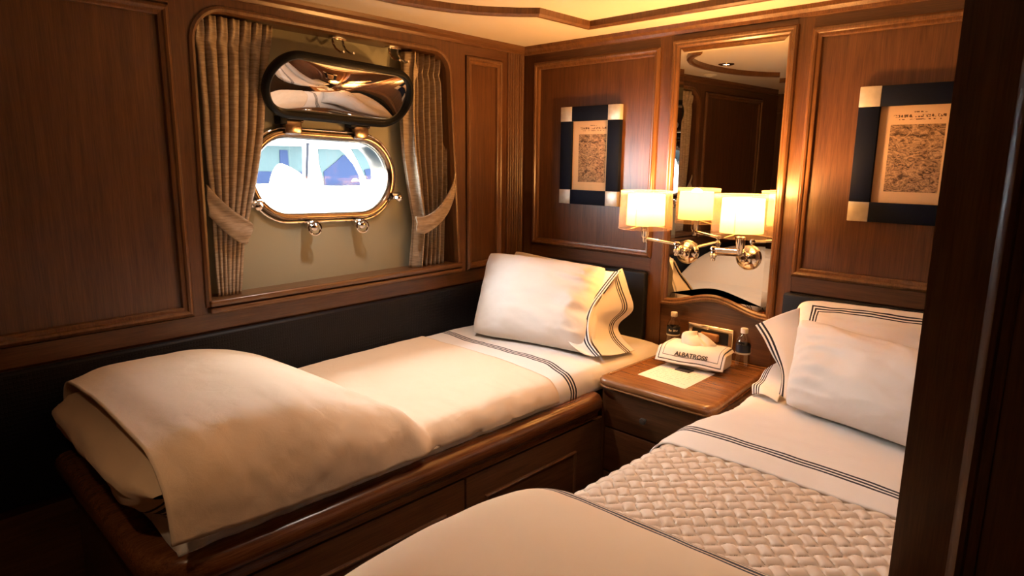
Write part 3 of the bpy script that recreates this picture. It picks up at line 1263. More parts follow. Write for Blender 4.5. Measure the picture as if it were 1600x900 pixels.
def wall_lamp(px, pz, piv, joint, sock, shade_z, label):
    r = empty('wall_lamp', (px, -0.005, pz))
    tag(r, label, 'wall lamp', 'swing arm lamps on the mirror')
    o = Vector((px, -0.005, pz))

    def L(m):
        m.v = [(a - o.x, b - o.y, c - o.z) for a, b, c in m.v]
        return m
    L(MB().lathe([(0.046, 0.0), (0.048, 0.004), (0.047, 0.009), (0.040, 0.015), (0.026, 0.021), (0.022, 0.022), (0.021, 0.028), (0.012, 0.033)], o, (0, -1, 0), 36)).build('backplate', 'chrome', r, smooth=40)
    piv, joint, sock = Vector(piv), Vector(joint), Vector(sock)
    m = MB()
    m.tube([o + Vector((0, -0.02, 0)), Vector((px, piv.y, piv.z))], 0.009, 14)
    m.lathe([(0.006, -0.022), (0.011, -0.020), (0.013, -0.010), (0.010, -0.004), (0.013, 0.004), (0.013, 0.012), (0.008, 0.018), (0.004, 0.020)], piv, (0, 0, 1), 16)
    L(m).build('pivot', 'chrome', r, smooth=50)
    L(MB().tube([piv, joint + Vector((0, 0, -0.008))], 0.0058, 12)).build('arm', 'chrome', r, smooth=60)
    L(MB().lathe([(0.007, -0.034), (0.0085, -0.030), (0.0085, -0.022), (0.012, -0.020), (0.013, -0.012), (0.009, -0.006), (0.009, 0.004), (0.013, 0.008), (0.012, 0.016), (0.006, 0.020)], joint, (0, 0, 1), 16)).build('joint', 'chrome', r, smooth=40)
    L(MB().tube([joint + Vector((0, 0, 0.010)), sock + Vector((0, 0, 0.004))], 0.0058, 12)).build('arm', 'chrome', r, smooth=60)
    L(MB().lathe([(0.006, -0.014), (0.0095, -0.012), (0.010, 0.006), (0.0135, 0.010), (0.0155, 0.014), (0.0155, 0.050), (0.012, 0.054)], sock, (0, 0, 1), 18)).build('socket', 'chrome', r, smooth=40)
    c = Vector((sock.x, sock.y, shade_z))
    sh = L(MB().lathe([(0.1035, -0.072), (0.0985, 0.072)], c, (0, 0, 1), 64, caps=False)).build('shade', 'shade_organza', r, smooth=60)
    for rr, z in ((0.1038, -0.072), (0.0988, 0.072)):
        m = MB().tube([c + Vector((rr * cos(t), rr * sin(t), z)) for t in [2 * pi * k / 64 for k in range(64)]], 0.0014, 6, closed=True)
        L(m).build('rim', 'shade_organza', sh)
    L(MB().lathe([(0.0735, -0.058), (0.0705, 0.060)], c, (0, 0, 1), 64, caps=False)).build('inner_shade', 'shade_linen', r, smooth=60)
    m = MB()
    for k in range(3):
        t = 2 * pi * k / 3 + 0.4
        m.tube([c + Vector((0.0, 0.0, -0.058)), c + Vector((0.1025 * cos(t), 0.1025 * sin(t), -0.070))], 0.0014, 6)
    L(m).build('shade_carrier', 'brass', r)
    t = radians(-78)
    L(MB().tube([c + Vector((0.1037 * cos(t), 0.1037 * sin(t), -0.072)), c + Vector((0.0987 * cos(t), 0.0987 * sin(t), 0.072))], 0.0016, 6)).build('seam', 'shade_organza', sh)
    L(MB().lathe([(0.010, -0.045), (0.012, -0.03), (0.021, 0.0), (0.022, 0.012), (0.016, 0.027), (0.004, 0.033)], c, (0, 0, 1), 18)).build('bulb', 'bulb_glow', r)
    for dz in (0.048,):
        ld = bpy.data.lights.new('bulb_light', 'POINT')
        ld.energy = LAMP_W
        ld.color = LAMP_C
        ld.shadow_soft_size = 0.025
        lo = bpy.data.objects.new('bulb_light', ld)
        COL.objects.link(lo)
        lo.parent = r
        lo.location = c - o + Vector((0, 0, dz))


wall_lamp(0.925, 1.088, (0.925, -0.060, 1.100), (0.971, -0.172, 1.128), (0.845, -0.200, 1.148), 1.263, 'chrome swing arm lamp with drum shade reaching towards the porthole side')
wall_lamp(1.183, 1.093, (1.183, -0.060, 1.106), (1.121, -0.168, 1.125), (1.236, -0.200, 1.140), 1.265, 'chrome swing arm lamp with drum shade nearer the partition')

# ================================================================ BED LINEN


def profile(xa, xb, zt, za, zb, ra, rb, n=60, crown_=0.0):
    """Cross-section of cloth over a mattress: hem a, over the top, hem b."""
    pts = [(xa, za)]
    for k in range(9):
        a = pi - (pi / 2) * k / 8
        pts.append((xa + ra + ra * cos(a), zt - ra + ra * sin(a)))
    for k in range(1, 12):
        t = k / 12
        pts.append((lerp(xa + ra, xb - rb, t), zt + crown_ * sin(pi * t)))
    for k in range(13):
        a = pi / 2 - (pi / 2) * k / 12
        pts.append((xb - rb + rb * cos(a), zt - rb + rb * sin(a)))
    pts.append((xb, zb))
    d = [0.0]
    for p, q in zip(pts, pts[1:]):
        d.append(d[-1] + math.hypot(q[0] - p[0], q[1] - p[1]))
    tot = d[-1]
    out = []
    i = 0
    for k in range(n):
        t = tot * k / (n - 1)
        while i < len(d) - 2 and d[i + 1] < t:
            i += 1
        f_ = (t - d[i]) / max(1e-9, d[i + 1] - d[i])
        out.append((lerp(pts[i][0], pts[i + 1][0], f_), lerp(pts[i][1], pts[i + 1][1], f_)))
    return out


def cloth(name, ys, prof_fn, disp, mat, uvfn=None, n=60, thick=0.003, parent=None, mods=None):
    rows = [prof_fn(y) for y in ys]
    m = MB()
    vs, uvs = [], []
    for y, r in zip(ys, rows):
        for k, (x, z) in enumerate(r):
            k0, k1 = max(0, k - 1), min(n - 1, k + 1)
            tx, tz = r[k1][0] - r[k0][0], r[k1][1] - r[k0][1]
            l_ = math.hypot(tx, tz) or 1
            nx, nz = -tz / l_, tx / l_
            q = disp(x, y, z, k / (n - 1))
            dd, dy = q if isinstance(q, tuple) else (q, 0.0)
            vs.append((x + nx * dd, y + dy, z + nz * dd))
            uvs.append(uvfn(x, y, z) if uvfn else (9, 9))
    fs = [(j * n + i, j * n + i + 1, (j + 1) * n + i + 1, (j + 1) * n + i) for j in range(len(ys) - 1) for i in range(n - 1)]
    m.add(vs, fs, uvs)
    return m.build(name, mat, parent, smooth=80, mods=mods or solid(thick, 1.0))


def rng_(a, b, n):
    return [lerp(a, b, k / (n - 1)) for k in range(n)]


# ---- first bed: mattress, sheet, blanket
LB1 = 0.878


def LB0(y):
    return 0.036 + 0.0524 * abs(y)      # follows the hull wall


ys = rng_(-0.034, -1.0, 90) + rng_(-1.03, -1.99, 60)


def lsheet(x, y, z, t):
    w = fbm((x * 1.4, y * 1.0, z * 3), 5.0) * 0.004
    side = sstep(0.69, 0.65, z)
    w += side * 0.006 * fbm((x, y * 2.2, z), 7.0)
    return w + 0.002


o = cloth('bed_sheet', ys, lambda y: profile(LB0(y), LB1 + 0.004, 0.699 - 0.02 * sstep(-0.09, -0.034, y) - 0.07 * sstep(-1.93, -1.99, y) ** 2, 0.628, 0.622, 0.045 * (1 - 0.9 * sstep(-1.93, -1.99, y)), 0.055 * (1 - 0.9 * sstep(-1.93, -1.99, y)), 80, 0.006), lsheet, 'striped_sheet',
          lambda x, y, z: (-(y + 0.605) - 0.055 * sstep(0.70, 0.88, x) + 0.03 * sstep(0.3, 0.0, x), 9), n=80)
tag(o, 'white bed sheet with triple navy stripe on the bed under the porthole', 'bed sheet')


def hump(y):
    t = max(0.0, min(1.0, (-1.33 - y) / 0.42))
    return sin(pi / 2 * t) ** 0.92


def lbprof(y):
    h = hump(y)
    edge = sstep(-1.92, -2.03, y)
    hem = curve1([(-2.02, 0.690), (-1.50, 0.664), (-0.80, 0.648), (0, 0.648)], y)
    return profile(LB0(y) + 0.003, LB1 + 0.024 + 0.040 * h, 0.709 + 0.162 * h - 0.02 * edge, 0.66, hem, 0.05 + 0.05 * h, 0.060 + 0.075 * h, 110, 0.004 + 0.014 * h)


def lbd(x, y, z, t):
    h = hump(y)
    w = 0.0035 * fbm((x, y, z), 6.0)
    side = sstep(0.62, 0.78, x)
    w += side * (0.004 + 0.004 * fbm((x * 0.6 + y * 0.8, y * 2.0, z * 2.6 + y * 1.1), 5.0) + 0.0055 * fbm(((y * 0.87 + z * 0.5) * 4.5, (z * 0.87 - y * 0.5) * 17.0, 3.0), 1.0, 2))
    # crease where the fold meets the flat part
    dd = (y + 1.33) - (x - 0.86) * 0.5
    w += -0.006 * side * math.exp(-(dd / 0.035) ** 2) + 0.016 * side * math.exp(-((dd + 0.075) / 0.05) ** 2)
    slant = 0.0
    # the turned-down edge near the pillows runs slightly slanted
    slant = -0.05 * sstep(0.6, 0.95, x) * sstep(-1.1, -0.75, y)
    return (w, slant)


ys = rng_(-0.735, -1.20, 50) + rng_(-1.21, -1.50, 60) + rng_(-1.51, -2.02, 70)
o = cloth('blanket', ys, lbprof, lbd, 'blanket_wool', n=110, thick=0.006)
tag(o, 'beige blanket over the bed under the porthole, humped at its foot', 'blanket')
# folded duvet beneath the blanket, its end showing at the foot
m = MB()


def fold(u, v):
    x = lerp(0.145, 0.885, u)
    th = 2 * pi * v
    cx = sstep(0.0, 0.12, u) * sstep(1.0, 0.86, u)
    r = 0.25 + 0.75 * sqrt(max(0, cx))
    yy = -1.830 + 0.235 * cos(th) * (0.8 + 0.2 * r)
    zz = 0.772 + (0.074 if sin(th) > 0 else 0.130) * sin(th) * r + 0.006 * fbm((x, yy, sin(th)), 7)
    return (x + 0.01 * sin(th * 3), yy + 0.012 * fbm((x, th, 0), 5), zz)


m.grid(40, 40, fold, lambda u, v: (abs(v - 0.62) * 1.2, 9), cv=True)
o = m.build('duvet', 'duvet_cotton', smooth=80)
tag(o, 'folded beige duvet under the blanket at the foot of the porthole bed', 'duvet')

# ---- second bed
RB0, RB1 = 1.372, RW - 0.006
def rprof(dz):
    return lambda y: profile(RB0 - dz * 0.8, RB1, 0.699 + dz - 0.02 * sstep(-0.09, -0.034, y), 0.600, 0.640, 0.075, 0.03, 80, 0.004)


def rsd(x, y, z, t):
    w = 0.004 * fbm((x, y, z), 5.0) + 0.002
    w += sstep(1.44, 1.38, x) * 0.005 * fbm((x, y * 2, z), 8)
    return w


NUc, NVc = 260, 300
CELL = 0.033


def weave(x, y, z, t):
    """basket weave relief, its strands at 45 degrees to the bed"""
    s_ = t * 0.80
    a = (s_ + y) * 0.7071 / CELL
    b = (s_ - y) * 0.7071 / CELL
    ia, ib = math.floor(a), math.floor(b)
    fa, fb = a - ia, b - ib
    if (ia + ib) % 2:
        fa, fb = fb, fa
    # one strand lies over the other in this cell: long along fa, narrow across fb
    ac = sqrt(max(0.0, 1 - ((fb - 0.5) / 0.36) ** 2))
    al = max(0.0, 1 - ((fa - 0.5) / 0.60) ** 4)
    return 0.0064 * ac * (0.35 + 0.65 * al) + 0.003 * fbm((x, y, z), 5.0) + 0.003


ys = rng_(-0.90, -1.62, NVc)
o = cloth('coverlet', ys, lambda y: profile(RB0 - 0.006, RB1, 0.703, 0.600, 0.640, 0.080, 0.03, NUc, 0.004), weave, 'coverlet_cotton', n=NUc, thick=0.004)
tag(o, 'cream basket weave coverlet on the bed beside the partition', 'coverlet')
ys = rng_(-0.034, -0.930, 110)
rs = lambda x, y, z: (-(y + 0.800) - 0.020 * sstep(1.75, 2.05, x), 9)


def rprof2(y):
    lift = 0.013 * sstep(-0.50, -0.80, y)
    return profile(RB0 - 0.004 - lift * 0.9, RB1, 0.699 + lift - 0.02 * sstep(-0.09, -0.034, y), 0.590, 0.640, 0.078, 0.03, 80, 0.004)


o = cloth('bed_sheet', ys, rprof2, rsd, 'striped_sheet', rs, n=80, thick=0.005)
tag(o, 'white turned down sheet with triple navy stripe over the woven coverlet', 'bed sheet')

# duvet rolled at the foot of the second bed
m = MB()


def rfold(u, v):
    # u along the roll (x), v around it
    x0 = lerp(1.405, RB1 - 0.004, u)
    th = 2 * pi * v
    e = sqrt(max(0.0, 1 - max(0.0, (0.16 - u) / 0.16) ** 2))
    c_, s_ = cos(th), sin(th)
    yy = -1.735 + 0.300 * (abs(c_) ** 0.8) * (1 if c_ > 0 else -1) * (0.55 + 0.45 * e) + 0.02 * u
    zz = 0.773 + 0.066 * (abs(s_) ** 0.85) * (1 if s_ > 0 else -1) * (0.30 + 0.70 * e)
    k = 0.004 * fbm((x0, yy, zz), 5)
    return (x0, yy, zz + k)


m.grid(70, 72, rfold, lambda u, v: (abs(((v + 0.5) % 1.0) - 0.5 - 0.088) * 1.25, 9), cv=True)
o = m.build('duvet', 'duvet_cotton', smooth=80)
tag(o, 'cream duvet rolled with navy piping across the foot of the coverlet bed', 'duvet')

# ================================================================ PILLOWS


def pillow(name, label, bl, br, tl, tr, th, seed, mat='white_cotton', uvfn=None, N_=56, wr=1.0, group='pillows on the beds', side_=1, corner=0.055):
    bl, br, tl, tr = map(Vector, (bl, br, tl, tr))
    c = (bl + br + tl + tr) / 4
    ex = (br - bl + tr - tl).normalized()
    ey0 = (tl - bl + tr - br).normalized()
    en = ex.cross(ey0).normalized()
    m = MB()

    def side(sg):
        def fn(u_, v_):
            u = sin((u_ - 0.5) * pi)
            v = sin((v_ - 0.5) * pi)
            # edges bow in between the corners
            uu = u * (1 - 0.045 * (1 - v * v))
            vv = v * (1 - 0.060 * (1 - u * u))
            kc = 1 - corner * (abs(u) ** 5) * (abs(v) ** 5)
            uu *= kc
            vv *= kc
            p = bl.lerp(br, (uu + 1) / 2).lerp(tl.lerp(tr, (uu + 1) / 2), (vv + 1) / 2)
            t = (max(0, 1 - abs(u) ** 2.2) * max(0, 1 - abs(v) ** 2.2)) ** 0.52
            rim = 1 - t
            w = wr * (0.010 * fbm((u * 1.1 + seed, v * 1.1, sg), 1.6) * t + 0.012 * rim * t * 2 * fbm((u * 2 + seed, v * 2, sg * 3), 2.2))
            # creases running from the right hand edge inwards
            q = side_ * u
            k = sstep(0.10, 0.85, q) * t
            ridge = abs(noise.noise(Vector((q * 1.6 + seed, v * 3.6 + 0.8 * q * v, seed)))) ** 0.8
            w += wr * k * (0.042 * (0.28 - ridge) + 0.006 * sin(v * 10 + 3 * q + seed))
            w += wr * 0.012 * t * (0.25 - abs(noise.noise(Vector((u * 1.3 + v * 0.5, v * 1.5 + seed, 2.0 * sg)))))
            return p + en * (sg * (th / 2 * t) + w * sg)
        return fn
    uvfn = uvfn or (lambda u, v: (9, 9))
    m.grid(N_, N_, side(1), uvfn)
    m.grid(N_, N_, side(-1), lambda u, v: (9, 9))
    me_o = m.build(name, mat, smooth=80)
    bm = bmesh.new()
    bm.from_mesh(me_o.data)
    bmesh.ops.remove_doubles(bm, verts=bm.verts, dist=0.0008)
    bmesh.ops.recalc_face_normals(bm, faces=bm.faces)
    bm.to_mesh(me_o.data)
    bm.free()
    me_o.data.shade_smooth()
    sm = me_o.modifiers.new('subdivision', 'SUBSURF')
    sm.levels = sm.render_levels = 1
    tag(me_o, label, 'pillow', group)
    return me_o


def flange_sheet(parent, inner, outer, seed, amp=0.012, shift=0.0, vedge=None, mat='striped_case'):
    """loose open end of a pillowcase, between two curves in space; stripes run along its outer edge"""
    ln = 0.1

    def fn(u, v):
        a, b = spline(inner, v), spline(outer, v)
        p = a.lerp(b, u)
        d = (b - a)
        n = d.cross(spline(outer, min(1, v + 0.02)) - spline(outer, max(0, v - 0.02)))
        n = n.normalized() if n.length > 1e-9 else Vector((0, -1, 0))
        return p + n * (amp * sin(v * 8 + seed + u * 2) * u * (1 - 0.3 * u) + 0.010 * sin(u * pi))

    def uv(u, v):
        a, b = spline(inner, v), spline(outer, v)
        w = (b - a).length
        ve = 9
        if vedge:
            ve = v * vedge
        return ((1 - u) * w - shift, ve)
    return MB().grid(28, 60, fn, uv).build('flange', mat, parent, smooth=80, mods=solid(0.002))


p1 = pillow('pillow', 'white pillow leaning foremost on the bed under the porthole', (0.242, -0.575, 0.718), (0.806, -0.452, 0.716), (0.092, -0.325, 1.036), (0.680, -0.200, 1.020), 0.20, 1.0)
flange_sheet(p1, [(0.590, -0.24, 1.015), (0.613, -0.33, 0.938), (0.632, -0.40, 0.871), (0.662, -0.45, 0.820), (0.695, -0.48, 0.767), (0.748, -0.49, 0.741), (0.798, -0.495, 0.730)],
             [(0.747, -0.22, 1.011), (0.736, -0.30, 0.938), (0.737, -0.37, 0.884), (0.752, -0.42, 0.831), (0.784, -0.455, 0.780), (0.827, -0.475, 0.753), (0.862, -0.485, 0.736)], 0.4, 0.006, mat='double_striped_case')
flange_sheet(p1, [(0.742, -0.205, 1.010), (0.732, -0.285, 0.936), (0.733, -0.352, 0.880), (0.748, -0.400, 0.826), (0.778, -0.432, 0.773), (0.818, -0.450, 0.748), (0.850, -0.462, 0.732)],
             [(0.718, -0.170, 1.012), (0.752, -0.168, 0.935), (0.790, -0.172, 0.852), (0.758, -0.215, 0.790), (0.775, -0.235, 0.755), (0.815, -0.250, 0.725), (0.868, -0.270, 0.712)], 2.0, 0.010, shift=0.022)

p2 = pillow('pillow', 'white pillow half hidden behind the leaning pillow on the porthole bed', (0.14, -0.36, 0.714), (0.74, -0.27, 0.714), (0.055, -0.112, 1.020), (0.58, -0.095, 0.995), 0.11, 5.0)

p3 = pillow('pillow', 'white pillow leaning foremost on the bed beside the partition', (1.528, -0.462, 0.722), (2.035, -0.585, 0.730), (1.474, -0.250, 0.955), (2.035, -0.375, 0.925), 0.20, 9.0, side_=-1)
flange_sheet(p3, [(1.478, -0.252, 0.985), (1.492, -0.285, 0.92), (1.502, -0.33, 0.85), (1.515, -0.38, 0.79), (1.530, -0.44, 0.735)],
             [(1.352, -0.295, 0.912), (1.393, -0.31, 0.875), (1.433, -0.33, 0.832), (1.474, -0.36, 0.79), (1.500, -0.42, 0.738)], 3.0, 0.008, mat='double_striped_case')
p4 = pillow('pillow', 'white pillow with navy striped edge behind the leaning pillow beside the partition', (1.45, -0.30, 0.722), (2.035, -0.30, 0.725), (1.405, -0.100, 0.990), (2.035, -0.10, 1.008), 0.15, 12.0,
            mat='striped_case', uvfn=lambda u, v: (((1 - sin((v - 0.5) * pi)) / 2) * 0.34 - 0.030, ((sin((u - 0.5) * pi) + 1) / 2) * 0.60 - 0.055), N_=90, corner=0.11)
flange_sheet(p4, [(1.465, -0.30, 0.82), (1.482, -0.34, 0.775), (1.492, -0.38, 0.735), (1.500, -0.43, 0.716)],
             [(1.412, -0.325, 0.775), (1.396, -0.340, 0.742), (1.390, -0.358, 0.722), (1.402, -0.392, 0.710)], 0.2, 0.010)

# ================================================================ THINGS ON THE NIGHTSTAND
TB = NT + 0.0005
tc_ = empty('tissue_box', (1.089, -0.180, TB))
tag(tc_, 'tissue box under a white embroidered cloth cover on the nightstand', 'tissue box')
RZ = 0.14


def tl(a, b, z):
    """local frame of the box: a along its length, b in depth (towards the wall), z up"""
    return (a * cos(RZ) - b * sin(RZ), a * sin(RZ) + b * cos(RZ), z)


m = MB()
sq = lambda t, p: (abs(t) ** p) * (1 if t >= 0 else -1)


def puff(u, v):
    th = 2 * pi * u
    ph = lerp(-pi / 2, pi / 2, v)
    k = abs(cos(ph)) ** 0.30
    a = 0.120 * sq(cos(th), 0.35) * k
    b = 0.066 * sq(sin(th), 0.35) * k
    z = 0.039 + 0.038 * sq(sin(ph), 0.45)
    f_ = 0.0035 * sin(th * 9 + 1) * sstep(0.07, 0.0, z)
    return tl(a + f_ * cos(th), b + f_ * sin(th), z)


m.grid(72, 24, puff, cu=True)
m.build('cover', 'white_cotton', tc_, smooth=80)
# stitched napkin lying over the cover and hanging down the front
FL = [(0.062, 0.070), (0.045, 0.079), (0.020, 0.0815), (-0.010, 0.0815), (-0.036, 0.080), (-0.058, 0.072), (-0.076, 0.048), (-0.090, 0.022)]
fl_len = [0.0]
for p, q in zip(FL, FL[1:]):
    fl_len.append(fl_len[-1] + math.hypot(q[0] - p[0], q[1] - p[1]))
TOT = fl_len[-1]
WN = 0.250


def napkin(u, v):
    p = spline([(b, z, 0) for b, z in FL], v)
    a = (u - 0.5) * (WN + 0.012 * v)
    edge = abs(u - 0.5) * 2
    drop = 0.016 * sstep(0.86, 1.0, edge) * sstep(0.85, 0.4, v)
    return tl(a, p.x - 0.003 * sin(u * 7) * v * v, p.y - drop + 0.001 * sin(u * 12) * v)


m = MB().grid(61, 61, napkin, lambda u, v: (min(u, 1 - u) * WN, (1 - v) * TOT))
m.build('cloth_flap', 'tissue_cloth', tc_, smooth=80, mods=solid(0.0022, 0.0))
# tissue tuft
m = MB()


def tuft(u, v):
    th = 2 * pi * u
    r = (0.058 * (1 - v ** 2.2) ** 0.6 + 0.002) * (1 + 0.10 * sin(3 * th + 1.1 + v * 2) + 0.07 * sin(7 * th + v * 3))
    return tl(-0.006 + r * 1.05 * cos(th), 0.012 + 0.62 * r * sin(th), 0.078 + 0.040 * v ** 0.8 * (1 + 0.20 * sin(2 * th + 0.5)) - 0.010 * sin(pi * v) * cos(th) + 0.004 * sin(5 * th + 2))


m.grid(72, 20, tuft, cu=True)
m.build('tissue', 'tissue_paper', tc_, smooth=80, mods=solid(0.001))


def lettering(name, body, size, mat, parent, origin, right_, up_, align='CENTER', ext=0.0004):
    cu = bpy.data.curves.new(name, 'FONT')
    cu.body = body
    cu.size = size
    cu.align_x = align
    cu.align_y = 'CENTER'
    cu.extrude = ext
    cu.offset = 0.0007
    tmp = bpy.data.objects.new(name, cu)
    cu.materials.append(MATS[mat])
    me = bpy.data.meshes.new_from_object(tmp)
    bpy.data.objects.remove(tmp)
    me.name = name
    o = bpy.data.objects.new(name, me)
    COL.objects.link(o)
    o.parent = parent
    r = Vector(right_).normalized()
    u = Vector(up_)
    u = (u - r * u.dot(r)).normalized()
    n = r.cross(u)
    M_ = Matrix((r, u, n)).transposed().to_4x4()
    M_.translation = Vector(origin)
    o.matrix_local = M_
    return o


p = Vector(tl(0.004, -0.0745, 0.0535))
q0, q1 = Vector(tl(0, -0.076, 0.048)), Vector(tl(0, -0.058, 0.072))
upv = (q1 - q0).normalized()
rv = Vector(tl(1, 0, 0))
nn = rv.cross(upv).normalized()
lettering('lettering', 'ALBATROSS', 0.0235, 'ink', tc_, p + nn * 0.0028, rv, upv)

# printed letter lying under the edge of the tissue box
m = MB()
q = [Vector(t) for t in ((0.992, -0.434, 0), (1.194, -0.452, 0), (1.190, -0.225, 0), (0.994, -0.214, 0))]
m.grid(2, 2, lambda u, v: tuple(q[0].lerp(q[1], u).lerp(q[3].lerp(q[2], u), v) + Vector((0, 0, TB + 0.0004))), lambda u, v: (u, v))
o = m.build('letter', 'printed_letter', smooth=0, mods=solid(0.0005))
tag(o, 'sheet of paper with faint print lying on the nightstand', 'paper')
# navy hem of the cover where it lies on the paper
m = MB().box((1.060 - 1.089, -0.292 + 0.180, 0.0012), (1.120 - 1.089, -0.252 + 0.180, 0.0045), 0.0012)
m.build('hem', 'ink', tc_, smooth=30)


def bottle(x, y, label, text):
    r = empty('water_bottle', (x, y, TB))
    tag(r, label, 'bottle', 'water bottles on the nightstand')
    MB().lathe([(0.020, 0.0), (0.0255, 0.003), (0.027, 0.010), (0.026, 0.020), (0.027, 0.030), (0.0265, 0.060), (0.027, 0.062), (0.027, 0.098), (0.026, 0.104),
                (0.020, 0.118), (0.0125, 0.130), (0.0110, 0.136), (0.0110, 0.140)], (0, 0, 0), (0, 0, 1), 28).build('body', 'bottle_plastic', r, smooth=40)
    MB().lathe([(0.0132, 0.138), (0.0136, 0.140), (0.0136, 0.153), (0.0125, 0.156)], (0, 0, 0), (0, 0, 1), 24).build('cap', 'white_cap', r, smooth=40)
    lb = MB().lathe([(0.0274, 0.064), (0.0274, 0.096)], (0, 0, 0), (0, 0, 1), 28, caps=False).build('label', 'bottle_label', r, smooth=40)
    MB().lathe([(0.0276, 0.060), (0.0276, 0.0665)], (0, 0, 0), (0, 0, 1), 28, caps=False).build('label_band', 'label_white', r, smooth=40)
    if text:
        # letters bent round the bottle one by one
        d0 = math.atan2(CAM_LOC.y - y, CAM_LOC.x - x)
        for k, ch in enumerate(text):
            if ch == ' ':
                continue
            a = d0 + (k - (len(text) - 1) / 2) * 0.235
            n = Vector((cos(a), sin(a), 0))
            lettering('lettering', ch, 0.011, 'label_white', lb, n * 0.0278 + Vector((0, 0, 0.083)), Vector((-sin(a), cos(a), 0)), Vector((0, 0, 1)), ext=0.0002)
    return r


bottle(0.905, -0.045, 'small clear water bottle partly hidden behind the tissue box, near the porthole bed', 'Ro Mar')
bottle(1.228, -0.092, 'small clear water bottle with blue label beside the tissue box, nearest the second pillow', '')

# chrome framed outlet on the wall
so = empty('wall_socket', (1.048, 0.0, 0.758))
tag(so, 'chrome framed black wall socket behind the tissue box', 'socket')
MB().loop_sweep(rect(-0.097, 0.097, -0.042, 0.042), [(0, 0), (0, 0.010), (0.002, 0.012), (0.017, 0.012), (0.019, 0.009), (0.019, -0.002)], lambda a, b, h: (a, -h + 0.005, b)).build('frame', 'chrome', so, smooth=30)
MB().box((-0.079, 0.005, -0.024), (0.079, 0.0005, 0.024)).build('faceplate', 'black_plastic', so, smooth=20)
MB().box((-0.040, 0.001, -0.020), (0.040, -0.018, 0.014), 0.008, 3).build('tan_insert', 'tan_tone', so, smooth=40)  # rounded tan block standing proud of the black faceplate

# ================================================================ CEILING LIGHTS


def downlight(x, y, lit, label):
    r = empty('ceiling_light', (x, y, CEIL_Z))
    tag(r, label, 'ceiling light', 'recessed lights in the ceiling')
    MB().lathe([(0.024, -0.001), (0.026, -0.006), (0.034, -0.006), (0.042, -0.003), (0.043, 0.0005)], (0, 0, 0), (0, 0, 1), 32, caps=False).build('trim_ring', 'chrome' if lit else 'white_cap', r, smooth=50)
    MB().lathe([(0.004, -0.0030), (0.016, -0.0028), (0.0245, -0.0015), (0.0245, 0.0008)], (0, 0, 0), (0, 0, 1), 28).build('lens', 'downlight_glow' if lit else 'white_cap', r, smooth=50)


downlight(DOWNLIGHTS[0][0], DOWNLIGHTS[0][1], True, 'lit recessed ceiling light over the porthole bed, seen in the mirror')
downlight(DOWNLIGHTS[1][0], DOWNLIGHTS[1][1], True, 'lit recessed ceiling light over the bed beside the partition')
downlight(DOWNLIGHTS[2][0], DOWNLIGHTS[2][1], True, 'lit recessed ceiling light beyond the foot of the beds')
downlight(0.19, -1.48, False, 'unlit round ceiling fitting near the hull wall, seen in the mirror')

# ================================================================ OUTSIDE THE PORTHOLE
o = MB().box((-14, -10, -1.3), (-0.6, 14, -1.2)).build('water', 'sea_water', smooth=0)
structure(o, 'blue harbour water outside the porthole')
bt = empty('motor_yacht', (-3.0, 0.6, -1.2))
tag(bt, 'white motor yacht moored outside, seen through the porthole', 'boat')
# local: x towards our hull, y along the boat, z from the water
m = MB()
rows = []
for z, inn in ((0.0, -0.30), (0.8, -0.10), (1.5, 0.0), (2.34, 0.06), (2.40, 0.02), (2.41, -0.3), (2.41, -2.2)):
    rows.append([(0.2 * (1 - (2 * k / 20 - 1) ** 4) - 0.17 + inn, lerp(-3.6, 3.6, k / 20), z) for k in range(21)])
m.add([p for r in rows for p in r], [(j * 21 + i, j * 21 + i + 1, (j + 1) * 21 + i + 1, (j + 1) * 21 + i) for j in range(6) for i in range(20)])
m.build('hull', 'boat_white', bt, smooth=50)
MB().box((-2.0, -2.6, 2.40), (-0.04, 2.8, 2.78), 0.03, 3).build('deckhouse', 'boat_white', bt, smooth=50)
MB().box((-2.1, -2.9, 2.775), (0.10, 3.1, 2.86), 0.03, 3).build('roof', 'boat_white', bt, smooth=50)


def pane(pts, mat, name='window'):
    n = len(pts)
    m = MB()
    m.add([(-0.030, a - 0.6, b + 1.2) for a, b in pts] + [(-0.05, a - 0.6, b + 1.2) for a, b in pts],
          [tuple(range(n)), tuple(range(2 * n - 1, n - 1, -1))] + [(i, (i + 1) % n, n + (i + 1) % n, n + i) for i in range(n)])
    return m.build(name, mat, bt, smooth=20)


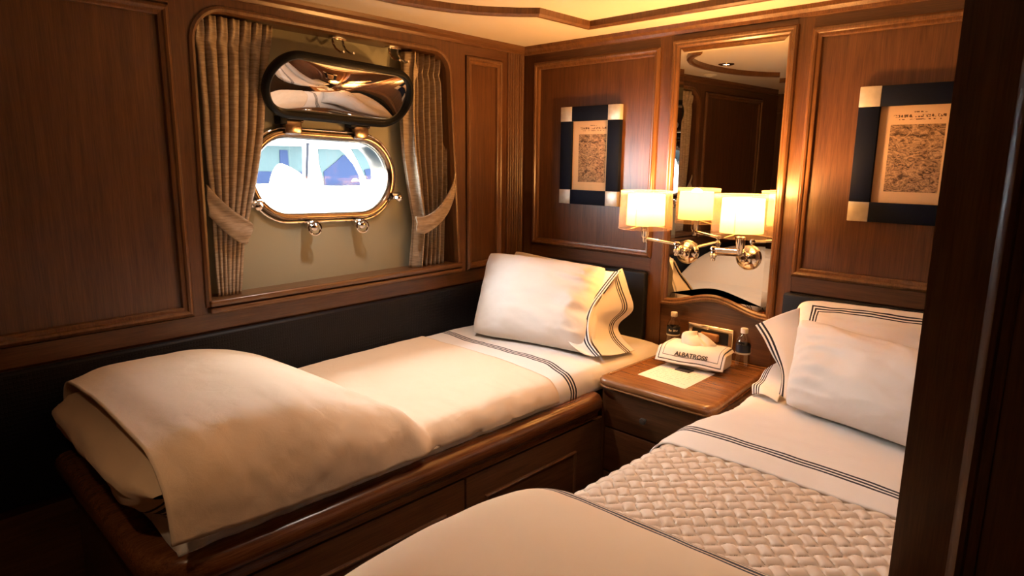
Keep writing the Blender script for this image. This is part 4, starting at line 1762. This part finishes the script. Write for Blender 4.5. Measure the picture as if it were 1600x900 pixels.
w0 = pane([(-1.0, 1.245), (0.455, 1.235), (0.470, 1.545), (-1.0, 1.545)], 'boat_canvas', 'curtained_window')
w1 = pane([(0.665, 1.212), (1.030, 1.205), (1.015, 1.30), (0.96, 1.40), (0.88, 1.49), (0.835, 1.525), (0.62, 1.53), (0.625, 1.40)], 'boat_canvas', 'curtained_window')
w2 = pane([(1.105, 1.255), (1.62, 1.25), (1.62, 1.53), (0.95, 1.535), (1.02, 1.42)], 'boat_canvas', 'curtained_window')


def blind(par, pts):
    n = len(pts)
    m = MB()
    m.add([(-0.022, a - 0.6, b + 1.2) for a, b in pts] + [(-0.030, a - 0.6, b + 1.2) for a, b in pts],
          [tuple(range(n)), tuple(range(2 * n - 1, n - 1, -1))] + [(i, (i + 1) % n, n + (i + 1) % n, n + i) for i in range(n)])
    m.build('pane', 'boat_window', par, smooth=20)


blind(w0, [(-0.5, 1.245), (0.455, 1.235), (0.455, 1.33), (0.335, 1.335), (0.33, 1.51), (0.26, 1.51), (0.255, 1.335), (-0.5, 1.34)])
blind(w1, [(0.665, 1.212), (1.030, 1.205), (1.015, 1.30), (0.96, 1.40), (0.88, 1.475), (0.86, 1.475), (0.79, 1.42), (0.66, 1.33)])
blind(w2, [(1.105, 1.255), (1.62, 1.25), (1.62, 1.40), (1.30, 1.41), (1.18, 1.36), (1.08, 1.345)])
MB().tube([(0.13, -0.205, 2.36), (0.13, -0.165, 2.77)], 0.012, 10).build('stanchion', 'boat_mast', bt)
# fender-like white tender bow nearer to the porthole
m = MB()


def tb(u, v):
    th = lerp(0.0, pi, u)
    t = v
    r = 0.32 * sqrt(max(0.0, 1 - t ** 2.2)) + 0.01
    z = 0.95 + (r * 1.35) * sin(th) * (1 - 0.1 * t) - 0.08 * t
    if u < 0.001 or u > 0.999:
        z = -1.2          # straight sides down to the water
    return (-2.55 - r * 0.8 * cos(th), 0.02 + 0.36 * t, z)


m.grid(24, 24, tb)
o = m.build('tender_boat', 'boat_white', smooth=80, mods=solid(0.02))
tag(o, 'white rounded boat bow afloat in front of the motor yacht', 'boat')
